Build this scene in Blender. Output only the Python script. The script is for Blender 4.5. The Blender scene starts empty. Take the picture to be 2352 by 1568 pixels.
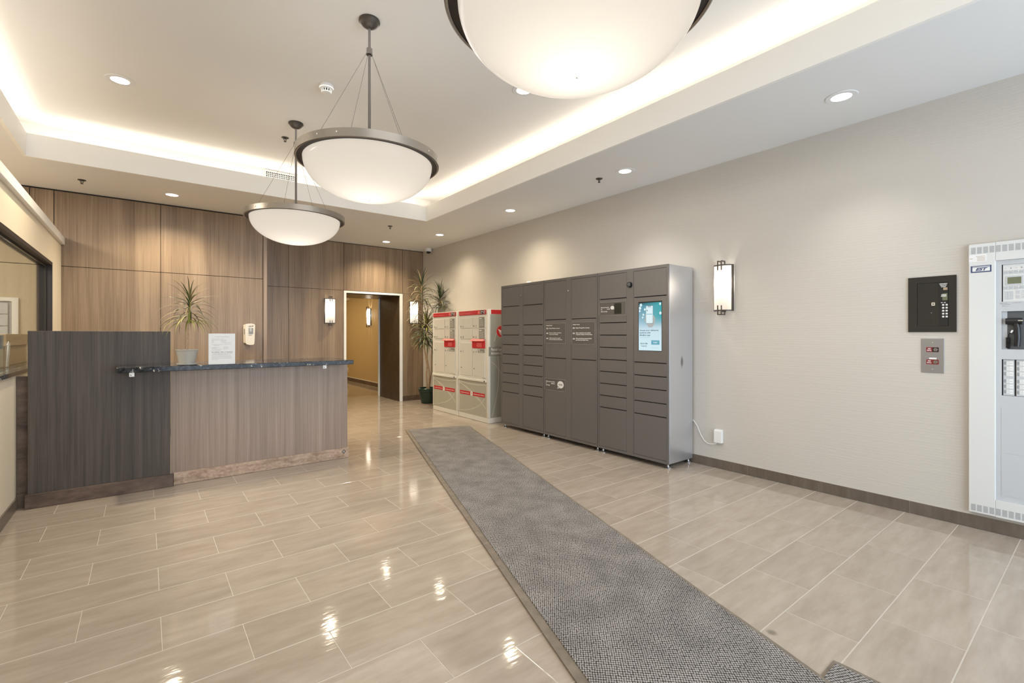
import bpy, bmesh, math, random
from mathutils import Vector, Matrix
random.seed(7)
PI = math.pi
C = bpy.context.scene.collection
SC = bpy.context.scene

# ------------------------------------------------------------------ camera, sky, daylight, exposure
cam = bpy.data.cameras.new('camera')
camo = bpy.data.objects.new('camera', cam); C.objects.link(camo)
camo.location = (0, 0, 1.3)
camo.rotation_euler = (PI / 2, 0, -math.atan2(843, 1084))
cam.sensor_width = 36.0
cam.lens = 36.0 * 1084 / 2352
cam.shift_y = -16 / 2352
cam.clip_start = 0.02
SC.camera = camo
SC.view_settings.view_transform = 'Standard'
SC.view_settings.look = 'None'
SC.view_settings.exposure = 0.05
SC.view_settings.gamma = 1.0
SC.view_settings.use_curve_mapping = False

world = bpy.data.worlds.new('sky'); SC.world = world
world.use_nodes = True
world.node_tree.nodes['Background'].inputs[0].default_value = (0.72, 0.84, 1.0, 1)
world.node_tree.nodes['Background'].inputs[1].default_value = 1.0


def lamp(name, typ, loc, energy, color=(1, 1, 1), rot=(0, 0, 0), size=None, size_y=None, radius=None, spot=None, blend=0.5, spread=None):
    l = bpy.data.lights.new(name, typ)
    l.energy = energy; l.color = color
    if typ == 'AREA':
        l.shape = 'RECTANGLE'; l.size = size; l.size_y = size_y
        if spread: l.spread = spread
    if radius is not None: l.shadow_soft_size = radius
    if typ == 'SPOT':
        l.spot_size = spot; l.spot_blend = blend
    o = bpy.data.objects.new(name, l); C.objects.link(o)
    o.location = loc; o.rotation_euler = rot
    return o


WARM = (1.0, 0.905, 0.77)
SOFT = (1.0, 0.92, 0.80)
NEUT = (1.0, 0.96, 0.90)
FARC = (1.0, 0.86, 0.62)
# daylight entering through the entrance glazing behind the camera
lamp('entrance_daylight', 'AREA', (2.3, -2.32, 1.35), 196, (0.74, 0.84, 1.0), (PI / 2, 0, 0), 4.0, 2.5)
# warm strips lying in the ceiling cove
COVE = 1.1; GLOW = 1.75; TILT = math.radians(58)
for nm_, loc_, th_, ph_, sx_, sy_ in (('back', (1.2, 6.40), PI, 0, 4.1, 0.05), ('right', (3.42, 2.6), PI, 0, 0.05, 7.2), ('left', (-1.03, 2.6), PI, 0, 0.05, 7.2), ('front', (1.2, -1.36), PI, 0, 4.1, 0.05)):
    ln_ = max(sx_, sy_)
    lamp('cove_strip_' + nm_, 'AREA', (*loc_, 3.02), COVE * ln_, WARM, (th_, ph_, 0), sx_, sy_)
    tx_, ty_ = {'back': (TILT, 0), 'right': (0, -TILT), 'left': (0, TILT), 'front': (-TILT, 0)}[nm_]
    lamp('cove_glow_' + nm_, 'AREA', (*loc_, 3.15), GLOW * ln_, WARM, (th_ + tx_, ph_ + ty_, 0), sx_ if sx_ > 1 else 0.03, sy_ if sy_ > 1 else 0.03)
# added soft fill under the tray ceiling, with no fixture of its own
lamp('tray_fill', 'AREA', (1.19, 2.5, 3.34), 60, (1.0, 0.97, 0.94), (0, 0, 0), 1.9, 5.2)
# office and hallway lamps
lamp('office_lamp', 'AREA', (-2.4, 5.2, 2.93), 200, WARM, (0, 0, 0), 1.2, 1.2)
lamp('office_lamp', 'AREA', (-2.4, 1.5, 2.93), 25, SOFT, (0, 0, 0), 1.2, 1.2)
lamp('hall_lamp', 'AREA', (3.0, 12.2, 2.56), 48, (1.0, 0.82, 0.50), (0, 0, 0), 1.0, 3.0)

# ------------------------------------------------------------------ materials
MATS = {}


def nmat(name):
    m = bpy.data.materials.new(name); m.use_nodes = True
    nt = m.node_tree
    b = nt.nodes['Principled BSDF']
    MATS[name] = m
    return m, nt, b


def pbr(name, col, rough=0.5, metal=0.0, spec=0.5, noise=0.0, nscale=40.0, bump=0.0, bscale=200.0, coat=0.0):
    m, nt, b = nmat(name)
    b.inputs['Base Color'].default_value = (*col, 1)
    b.inputs['Roughness'].default_value = rough
    b.inputs['Metallic'].default_value = metal
    b.inputs['Specular IOR Level'].default_value = spec
    if coat: b.inputs['Coat Weight'].default_value = coat; b.inputs['Coat Roughness'].default_value = 0.1
    if noise or bump:
        g = nt.nodes.new('ShaderNodeNewGeometry')
    if noise:
        n = nt.nodes.new('ShaderNodeTexNoise'); n.inputs['Scale'].default_value = nscale; n.inputs['Detail'].default_value = 5
        nt.links.new(g.outputs['Position'], n.inputs['Vector'])
        r = nt.nodes.new('ShaderNodeMapRange'); r.inputs[1].default_value = 0.3; r.inputs[2].default_value = 0.7
        r.inputs[3].default_value = 1 - noise; r.inputs[4].default_value = 1 + noise
        nt.links.new(n.outputs[0], r.inputs[0])
        mx = nt.nodes.new('ShaderNodeMix'); mx.data_type = 'RGBA'; mx.blend_type = 'MULTIPLY'; mx.inputs[0].default_value = 1
        mx.inputs[6].default_value = (*col, 1)
        nt.links.new(r.outputs[0], mx.inputs[7]); nt.links.new(mx.outputs[2], b.inputs['Base Color'])
    if bump:
        n2 = nt.nodes.new('ShaderNodeTexNoise'); n2.inputs['Scale'].default_value = bscale; n2.inputs['Detail'].default_value = 3
        nt.links.new(g.outputs['Position'], n2.inputs['Vector'])
        bp = nt.nodes.new('ShaderNodeBump'); bp.inputs['Strength'].default_value = bump; bp.inputs['Distance'].default_value = 0.002
        nt.links.new(n2.outputs[0], bp.inputs['Height']); nt.links.new(bp.outputs[0], b.inputs['Normal'])
    return m


def emit(name, col, s, base=(0.8, 0.8, 0.8), rough=0.3):
    m, nt, b = nmat(name)
    b.inputs['Base Color'].default_value = (*base, 1); b.inputs['Roughness'].default_value = rough
    b.inputs['Emission Color'].default_value = (*col, 1); b.inputs['Emission Strength'].default_value = s
    return m


def wood(name, dark, light, rough=0.42, band=9.0, fine=90.0, zst=0.25, contrast=1.0, axis='z'):
    """vertical-grain veneer: broad streaks and a fine grain, stretched along one axis"""
    m, nt, b = nmat(name)
    g = nt.nodes.new('ShaderNodeNewGeometry')

    def stretched(sc, st):
        mp = nt.nodes.new('ShaderNodeMapping')
        s = [sc, sc, sc]; s['xyz'.index(axis)] = st
        mp.inputs['Scale'].default_value = s
        nt.links.new(g.outputs['Position'], mp.inputs['Vector'])
        n = nt.nodes.new('ShaderNodeTexNoise'); n.inputs['Scale'].default_value = 1.0; n.inputs['Detail'].default_value = 4; n.inputs['Roughness'].default_value = 0.6
        nt.links.new(mp.outputs[0], n.inputs['Vector'])
        return n
    a = stretched(band, zst); f = stretched(fine, zst * 6)
    mm = nt.nodes.new('ShaderNodeMix'); mm.data_type = 'FLOAT'; mm.inputs[0].default_value = 0.42
    nt.links.new(a.outputs[0], mm.inputs[2]); nt.links.new(f.outputs[0], mm.inputs[3])
    rp = nt.nodes.new('ShaderNodeMapRange')
    rp.inputs[1].default_value = 0.5 - 0.17 / contrast; rp.inputs[2].default_value = 0.5 + 0.17 / contrast
    nt.links.new(mm.outputs[0], rp.inputs[0])
    mx = nt.nodes.new('ShaderNodeMix'); mx.data_type = 'RGBA'
    mx.inputs[6].default_value = (*dark, 1); mx.inputs[7].default_value = (*light, 1)
    nt.links.new(rp.outputs[0], mx.inputs[0]); nt.links.new(mx.outputs[2], b.inputs['Base Color'])
    b.inputs['Roughness'].default_value = rough
    bp = nt.nodes.new('ShaderNodeBump'); bp.inputs['Strength'].default_value = 0.12; bp.inputs['Distance'].default_value = 0.001
    nt.links.new(f.outputs[0], bp.inputs['Height']); nt.links.new(bp.outputs[0], b.inputs['Normal'])
    return m


def add_spot(m, centre, rad, col, amount=0.8):
    """one soft dark smudge at a place on the surface"""
    nt = m.node_tree; b = nt.nodes['Principled BSDF']
    g = nt.nodes.new('ShaderNodeNewGeometry')
    d = nt.nodes.new('ShaderNodeVectorMath'); d.operation = 'SUBTRACT'; d.inputs[1].default_value = centre
    nt.links.new(g.outputs['Position'], d.inputs[0])
    s = nt.nodes.new('ShaderNodeVectorMath'); s.operation = 'DIVIDE'; s.inputs[1].default_value = rad
    nt.links.new(d.outputs[0], s.inputs[0])
    l = nt.nodes.new('ShaderNodeVectorMath'); l.operation = 'LENGTH'
    nt.links.new(s.outputs[0], l.inputs[0])
    r = nt.nodes.new('ShaderNodeMapRange'); r.inputs[1].default_value = 0.25; r.inputs[2].default_value = 1.0
    r.inputs[3].default_value = amount; r.inputs[4].default_value = 0; r.interpolation_type = 'SMOOTHSTEP'
    nt.links.new(l.outputs['Value'], r.inputs[0])
    mx = nt.nodes.new('ShaderNodeMix'); mx.data_type = 'RGBA'; mx.inputs[7].default_value = (*col, 1)
    src = b.inputs['Base Color']
    if src.is_linked:
        nt.links.new(src.links[0].from_socket, mx.inputs[6])
    else:
        mx.inputs[6].default_value = src.default_value
    nt.links.new(r.outputs[0], mx.inputs[0]); nt.links.new(mx.outputs[2], src)


pbr('ceiling_paint', (0.80, 0.78, 0.75), 0.9, spec=0.1)
pbr('soffit_paint', (0.76, 0.755, 0.745), 0.8, spec=0.15)
pbr('trim_paint', (0.84, 0.82, 0.78), 0.5)
pbr('white_plastic', (0.82, 0.81, 0.78), 0.35)
pbr('cream_plastic', (0.86, 0.80, 0.70), 0.35)
pbr('black_plastic', (0.012, 0.012, 0.013), 0.3)
pbr('dark_gap', (0.03, 0.024, 0.02), 0.8)
pbr('vent_hole_shade', (0.004, 0.004, 0.004), 0.9, spec=0.0)
pbr('bronze', (0.10, 0.088, 0.078), 0.42, 0.7)
pbr('nickel', (0.30, 0.275, 0.245), 0.33, 0.9)
pbr('rim_under', (0.035, 0.03, 0.026), 0.5, 0.3)
pbr('chrome', (0.75, 0.76, 0.78), 0.18, 1.0)
pbr('grout', (0.54, 0.485, 0.415), 0.75)
pbr('dark_lining', (0.055, 0.036, 0.022), 0.3, noise=0.25, nscale=9)
pbr('hall_paint', (0.56, 0.40, 0.20), 0.6, bump=0.15, bscale=60)
pbr('office_paint', (0.52, 0.44, 0.30), 0.8)
pbr('partition_paint', (0.72, 0.63, 0.49), 0.75, bump=0.3, bscale=140)
pbr('cardboard', (0.50, 0.36, 0.20), 0.8, noise=0.08, nscale=25)
pbr('black_frame', (0.028, 0.022, 0.021), 0.5, spec=0.3)
pbr('paper', (0.80, 0.80, 0.79), 0.6)
pbr('ink', (0.08, 0.08, 0.085), 0.7)
pbr('soft_ink', (0.33, 0.33, 0.34), 0.7)
pbr('white_ink', (0.82, 0.80, 0.77), 0.6)
m = pbr('locker_paint', (0.190, 0.180, 0.175), 0.36, 0.35, noise=0.03, nscale=500)
m = pbr('locker_side_paint', (0.68, 0.695, 0.73), 0.34, 0.85, noise=0.03, nscale=700)
add_spot(m, (4.20, 2.65, 1.03), (0.03, 1, 0.075), (0.10, 0.095, 0.09), 0.75)
pbr('poster_film', (0.125, 0.115, 0.105), 0.22, 0.0)
pbr('poster_edge', (0.42, 0.40, 0.37), 0.3)
pbr('mail_body', (0.74, 0.71, 0.63), 0.42)
pbr('mail_door', (0.66, 0.625, 0.545), 0.38)
pbr('mail_lower', (0.44, 0.415, 0.335), 0.42)
pbr('mail_side', (0.36, 0.35, 0.30), 0.35)
pbr('mail_curve', (0.60, 0.57, 0.47), 0.42)
pbr('mail_grey', (0.27, 0.255, 0.215), 0.4)
pbr('red_paint', (0.56, 0.028, 0.032), 0.28)
pbr('red_light', (0.78, 0.20, 0.18), 0.4)
pbr('panel_white', (0.70, 0.70, 0.68), 0.4)
pbr('panel_grey', (0.53, 0.545, 0.56), 0.42)
pbr('panel_mid', (0.30, 0.31, 0.32), 0.45)
pbr('panel_dark', (0.10, 0.105, 0.11), 0.5)
pbr('lcd', (0.16, 0.17, 0.10), 0.2)
pbr('navy', (0.05, 0.07, 0.16), 0.4)
pbr('phone_black', (0.028, 0.025, 0.02), 0.42, spec=0.3)
pbr('steel_plate', (0.36, 0.36, 0.37), 0.38, 0.85)
pbr('maroon', (0.24, 0.022, 0.028), 0.4)
pbr('pot_grey', (0.42, 0.40, 0.36), 0.22)
pbr('pot_green', (0.010, 0.028, 0.020), 0.3)
pbr('terracotta', (0.42, 0.30, 0.22), 0.7)
pbr('soil', (0.05, 0.035, 0.025), 0.95)
pbr('bark', (0.42, 0.30, 0.19), 0.8, noise=0.2, nscale=60)
pbr('leaf_green', (0.10, 0.135, 0.045), 0.38, noise=0.25, nscale=12)
pbr('leaf_dark', (0.045, 0.065, 0.03), 0.35, noise=0.2, nscale=12)
pbr('leaf_olive', (0.22, 0.17, 0.07), 0.4, noise=0.3, nscale=14)
pbr('leaf_yellow', (0.34, 0.34, 0.06), 0.42)
pbr('leaf_pale', (0.40, 0.34, 0.18), 0.45)
pbr('mat_rubber', (0.190, 0.155, 0.118), 0.65, noise=0.2, nscale=18)
pbr('blue_print', (0.08, 0.22, 0.36), 0.4)
pbr('carton_white', (0.72, 0.72, 0.56), 0.5)
wood('veneer', (0.160, 0.104, 0.062), (0.375, 0.272, 0.180), 0.36, 5.5, 80)
wood('desk_veneer', (0.235, 0.165, 0.122), (0.455, 0.350, 0.275), 0.42, 11.0, 110, 0.2)
wood('panel_veneer', (0.034, 0.025, 0.019), (0.108, 0.083, 0.065), 0.5, 34.0, 150, 0.5)
wood('base_dark', (0.045, 0.026, 0.017), (0.19, 0.125, 0.088), 0.4, 6.0, 30, 2.2, 1.0, 'x')
wood('base_light', (0.30, 0.19, 0.12), (0.62, 0.46, 0.34), 0.4, 26.0, 60, 7, 1.2, 'x')

# wallpaper with a tiny glossy weave
m, nt, b = nmat('wallpaper')
b.inputs['Base Color'].default_value = (0.585, 0.545, 0.490, 1); b.inputs['Roughness'].default_value = 0.38; b.inputs['Specular IOR Level'].default_value = 0.35
g = nt.nodes.new('ShaderNodeNewGeometry')
mp = nt.nodes.new('ShaderNodeMapping'); mp.inputs['Scale'].default_value = (1, 34, 52)
nt.links.new(g.outputs['Position'], mp.inputs['Vector'])
vo = nt.nodes.new('ShaderNodeTexVoronoi'); vo.inputs['Scale'].default_value = 1.0; vo.inputs['Randomness'].default_value = 0.25
nt.links.new(mp.outputs[0], vo.inputs['Vector'])
mp2 = nt.nodes.new('ShaderNodeMapping'); mp2.inputs['Scale'].default_value = (3, 3, 60)
nt.links.new(g.outputs['Position'], mp2.inputs['Vector'])
ns = nt.nodes.new('ShaderNodeTexNoise'); ns.inputs['Scale'].default_value = 1.0; ns.inputs['Detail'].default_value = 4
nt.links.new(mp2.outputs[0], ns.inputs['Vector'])
ad = nt.nodes.new('ShaderNodeMath'); ad.operation = 'ADD'
nt.links.new(vo.outputs['Distance'], ad.inputs[0]); nt.links.new(ns.outputs[0], ad.inputs[1])
bp = nt.nodes.new('ShaderNodeBump'); bp.inputs['Strength'].default_value = 0.28; bp.inputs['Distance'].default_value = 0.003
nt.links.new(ad.outputs[0], bp.inputs['Height']); nt.links.new(bp.outputs[0], b.inputs['Normal'])


def tile_mat(name, base, light, rough):
    m, nt, b = nmat(name)
    g = nt.nodes.new('ShaderNodeNewGeometry'); oi = nt.nodes.new('ShaderNodeObjectInfo')
    mp = nt.nodes.new('ShaderNodeMapping'); mp.inputs['Scale'].default_value = (3.4, 15, 3)
    cx = nt.nodes.new('ShaderNodeCombineXYZ')
    sc = nt.nodes.new('ShaderNodeMath'); sc.operation = 'MULTIPLY'; sc.inputs[1].default_value = 13.0
    nt.links.new(oi.outputs['Random'], sc.inputs[0]); nt.links.new(sc.outputs[0], cx.inputs[2])
    av = nt.nodes.new('ShaderNodeVectorMath'); av.operation = 'ADD'
    nt.links.new(g.outputs['Position'], mp.inputs['Vector']); nt.links.new(mp.outputs[0], av.inputs[0]); nt.links.new(cx.outputs[0], av.inputs[1])
    n1 = nt.nodes.new('ShaderNodeTexNoise'); n1.inputs['Scale'].default_value = 1.0; n1.inputs['Detail'].default_value = 6; n1.inputs['Roughness'].default_value = 0.62
    nt.links.new(av.outputs[0], n1.inputs['Vector'])
    r = nt.nodes.new('ShaderNodeMapRange'); r.inputs[1].default_value = 0.32; r.inputs[2].default_value = 0.68
    nt.links.new(n1.outputs[0], r.inputs[0])
    mx = nt.nodes.new('ShaderNodeMix'); mx.data_type = 'RGBA'; mx.inputs[6].default_value = (*base, 1); mx.inputs[7].default_value = (*light, 1)
    nt.links.new(r.outputs[0], mx.inputs[0])
    # each tile a touch lighter or darker than the next
    hr = nt.nodes.new('ShaderNodeMapRange'); hr.inputs[3].default_value = 0.95; hr.inputs[4].default_value = 1.05
    nt.links.new(oi.outputs['Random'], hr.inputs[0])
    m2 = nt.nodes.new('ShaderNodeMix'); m2.data_type = 'RGBA'; m2.blend_type = 'MULTIPLY'; m2.inputs[0].default_value = 1
    nt.links.new(mx.outputs[2], m2.inputs[6]); nt.links.new(hr.outputs[0], m2.inputs[7])
    nt.links.new(m2.outputs[2], b.inputs['Base Color'])
    b.inputs['Roughness'].default_value = rough
    n2 = nt.nodes.new('ShaderNodeTexNoise'); n2.inputs['Scale'].default_value = 14.0; n2.inputs['Detail'].default_value = 2
    mp3 = nt.nodes.new('ShaderNodeMapping'); mp3.inputs['Scale'].default_value = (0.8, 2.2, 1)
    nt.links.new(g.outputs['Position'], mp3.inputs['Vector']); nt.links.new(mp3.outputs[0], n2.inputs['Vector'])
    bp = nt.nodes.new('ShaderNodeBump'); bp.inputs['Strength'].default_value = 0.05; bp.inputs['Distance'].default_value = 0.01
    nt.links.new(n2.outputs[0], bp.inputs['Height']); nt.links.new(bp.outputs[0], b.inputs['Normal'])
    return m


m = tile_mat('floor_tile', (0.340, 0.279, 0.221), (0.425, 0.358, 0.293), 0.075)
add_spot(m, (2.16, 0.93, 0), (0.03, 0.03, 1), (0.13, 0.105, 0.08), 0.7)
tile_mat('base_tile', (0.115, 0.088, 0.066), (0.175, 0.140, 0.110), 0.35)

# granite
m, nt, b = nmat('granite')
g = nt.nodes.new('ShaderNodeNewGeometry')
n = nt.nodes.new('ShaderNodeTexNoise'); n.inputs['Scale'].default_value = 17; n.inputs['Detail'].default_value = 6; n.inputs['Roughness'].default_value = 0.65; n.inputs['Distortion'].default_value = 1.2
nt.links.new(g.outputs['Position'], n.inputs['Vector'])
cr = nt.nodes.new('ShaderNodeValToRGB')
e = cr.color_ramp.elements
e[0].position = 0.38; e[0].color = (0.010, 0.010, 0.011, 1)
e[1].position = 0.60; e[1].color = (0.055, 0.058, 0.064, 1)
x = cr.color_ramp.elements.new(0.615); x.color = (0.09, 0.09, 0.09, 1)
x = cr.color_ramp.elements.new(0.635); x.color = (0.72, 0.66, 0.58, 1)
nt.links.new(n.outputs[0], cr.inputs[0]); nt.links.new(cr.outputs[0], b.inputs['Base Color'])
b.inputs['Roughness'].default_value = 0.10; b.inputs['Specular IOR Level'].default_value = 0.18

# woven mat pile: rows of pale loops on a dark ground
m, nt, b = nmat('mat_pile')
tc = nt.nodes.new('ShaderNodeTexCoord')
mr = nt.nodes.new('ShaderNodeMapping'); mr.inputs['Rotation'].default_value = (0, 0, math.radians(25))
nt.links.new(tc.outputs['Object'], mr.inputs['Vector'])
mp = nt.nodes.new('ShaderNodeMapping'); mp.inputs['Scale'].default_value = (105, 82, 1)
nt.links.new(mr.outputs[0], mp.inputs['Vector'])
vo = nt.nodes.new('ShaderNodeTexVoronoi'); vo.inputs['Scale'].default_value = 1.0; vo.inputs['Randomness'].default_value = 0.22; vo.voronoi_dimensions = '2D'
nt.links.new(mp.outputs[0], vo.inputs['Vector'])
cr = nt.nodes.new('ShaderNodeValToRGB'); e = cr.color_ramp.elements
e[0].position = 0.20; e[0].color = (0.40, 0.37, 0.345, 1); e[1].position = 0.58; e[1].color = (0.030, 0.027, 0.026, 1)
nt.links.new(vo.outputs['Distance'], cr.inputs[0])
n = nt.nodes.new('ShaderNodeTexNoise'); n.inputs['Scale'].default_value = 6; n.inputs['Detail'].default_value = 5
nt.links.new(tc.outputs['Object'], n.inputs['Vector'])
r = nt.nodes.new('ShaderNodeMapRange'); r.inputs[1].default_value = 0.3; r.inputs[2].default_value = 0.7; r.inputs[3].default_value = 0.8; r.inputs[4].default_value = 1.2
nt.links.new(n.outputs[0], r.inputs[0])
mx = nt.nodes.new('ShaderNodeMix'); mx.data_type = 'RGBA'; mx.blend_type = 'MULTIPLY'; mx.inputs[0].default_value = 1
nt.links.new(cr.outputs[0], mx.inputs[6]); nt.links.new(r.outputs[0], mx.inputs[7]); nt.links.new(mx.outputs[2], b.inputs['Base Color'])
b.inputs['Roughness'].default_value = 0.95; b.inputs['Specular IOR Level'].default_value = 0.1
bp = nt.nodes.new('ShaderNodeBump'); bp.inputs['Strength'].default_value = 0.6; bp.inputs['Distance'].default_value = 0.004; bp.invert = True
nt.links.new(vo.outputs['Distance'], bp.inputs['Height']); nt.links.new(bp.outputs[0], b.inputs['Normal'])


def glow_glass(name, col, s, tcol, coat=True):
    """opal glass: passes the light of the bulb inside it and glows a little everywhere"""
    m = bpy.data.materials.new(name); m.use_nodes = True; MATS[name] = m
    nt = m.node_tree
    for n in list(nt.nodes): nt.nodes.remove(n)
    out = nt.nodes.new('ShaderNodeOutputMaterial')
    tr = nt.nodes.new('ShaderNodeBsdfTranslucent'); tr.inputs[0].default_value = (*tcol, 1)
    em = nt.nodes.new('ShaderNodeEmission'); em.inputs[0].default_value = (*col, 1); em.inputs[1].default_value = s
    ad = nt.nodes.new('ShaderNodeAddShader')
    nt.links.new(tr.outputs[0], ad.inputs[0]); nt.links.new(em.outputs[0], ad.inputs[1])
    gl = nt.nodes.new('ShaderNodeBsdfGlossy'); gl.inputs['Roughness'].default_value = 0.08
    lw = nt.nodes.new('ShaderNodeLayerWeight'); lw.inputs[0].default_value = 0.18
    ml = nt.nodes.new('ShaderNodeMath'); ml.operation = 'MULTIPLY'; ml.inputs[1].default_value = 0.5
    nt.links.new(lw.outputs['Fresnel'], ml.inputs[0])
    mx = nt.nodes.new('ShaderNodeMixShader')
    nt.links.new(ml.outputs[0], mx.inputs[0]); nt.links.new(ad.outputs[0], mx.inputs[1]); nt.links.new(gl.outputs[0], mx.inputs[2])
    nt.links.new(mx.outputs[0], out.inputs['Surface'])
    return m


glow_glass('opal_bowl', (1.0, 0.91, 0.82), 0.28, (0.55, 0.53, 0.50))
glow_glass('opal_sconce', (1.0, 0.90, 0.78), 0.50, (0.72, 0.68, 0.62))
emit('lens_glow', (1.0, 0.95, 0.86), 7.5)
# clear glazing
m = bpy.data.materials.new('clear_glass'); m.use_nodes = True; MATS['clear_glass'] = m
nt = m.node_tree
for n in list(nt.nodes): nt.nodes.remove(n)
out = nt.nodes.new('ShaderNodeOutputMaterial'); tp = nt.nodes.new('ShaderNodeBsdfTransparent'); gl = nt.nodes.new('ShaderNodeBsdfGlossy'); gl.inputs['Roughness'].default_value = 0.02
lw = nt.nodes.new('ShaderNodeLayerWeight'); lw.inputs[0].default_value = 0.12
ml = nt.nodes.new('ShaderNodeMath'); ml.operation = 'MULTIPLY'; ml.inputs[1].default_value = 0.6
mx = nt.nodes.new('ShaderNodeMixShader')
tp.inputs[0].default_value = (0.93, 0.95, 0.94, 1)
nt.links.new(lw.outputs['Fresnel'], ml.inputs[0]); nt.links.new(ml.outputs[0], mx.inputs[0]); nt.links.new(tp.outputs[0], mx.inputs[1]); nt.links.new(gl.outputs[0], mx.inputs[2]); nt.links.new(mx.outputs[0], out.inputs['Surface'])
# touch-screen picture: blue at the top fading to pale at the bottom
m, nt, b = nmat('screen_picture')
tc = nt.nodes.new('ShaderNodeTexCoord'); sp = nt.nodes.new('ShaderNodeSeparateXYZ'); nt.links.new(tc.outputs['Object'], sp.inputs[0])
r = nt.nodes.new('ShaderNodeMapRange'); r.inputs[1].default_value = 1.14; r.inputs[2].default_value = 1.625; nt.links.new(sp.outputs[2], r.inputs[0])
cr = nt.nodes.new('ShaderNodeValToRGB'); e = cr.color_ramp.elements
e[0].position = 0.0; e[0].color = (0.62, 0.80, 0.86, 1); e[1].position = 1.0; e[1].color = (0.02, 0.08, 0.11, 1)
for p, c in ((0.42, (0.55, 0.72, 0.80)), (0.60, (0.28, 0.47, 0.58)), (0.93, (0.09, 0.25, 0.36)), (0.96, (0.03, 0.09, 0.12))):
    x = e.new(p); x.color = (*c, 1)
nt.links.new(r.outputs[0], cr.inputs[0])
rx = nt.nodes.new('ShaderNodeMapRange'); rx.inputs[1].default_value = 0.10; rx.inputs[2].default_value = 0.375; nt.links.new(sp.outputs[0], rx.inputs[0])
rz = nt.nodes.new('ShaderNodeMapRange'); rz.inputs[1].default_value = 1.38; rz.inputs[2].default_value = 1.48; nt.links.new(sp.outputs[2], rz.inputs[0])
mu = nt.nodes.new('ShaderNodeMath'); mu.operation = 'MULTIPLY'; nt.links.new(rx.outputs[0], mu.inputs[0]); nt.links.new(rz.outputs[0], mu.inputs[1])
mx = nt.nodes.new('ShaderNodeMix'); mx.data_type = 'RGBA'; mx.inputs[7].default_value = (0.03, 0.36, 0.40, 1)
nt.links.new(mu.outputs[0], mx.inputs[0]); nt.links.new(cr.outputs[0], mx.inputs[6])
nt.links.new(mx.outputs[2], b.inputs['Emission Color']); b.inputs['Emission Strength'].default_value = 1.0
b.inputs['Base Color'].default_value = (0.01, 0.01, 0.01, 1); b.inputs['Roughness'].default_value = 0.12
for nm, c in (('screen_white', (0.66, 0.82, 0.86)), ('screen_navy', (0.07, 0.16, 0.20)), ('screen_button', (0.14, 0.38, 0.48)), ('screen_skin', (0.40, 0.41, 0.40)), ('screen_dark', (0.10, 0.12, 0.13))):
    emit(nm, c, 1.0, (0.01, 0.01, 0.01), 0.15)
M = MATS


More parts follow.
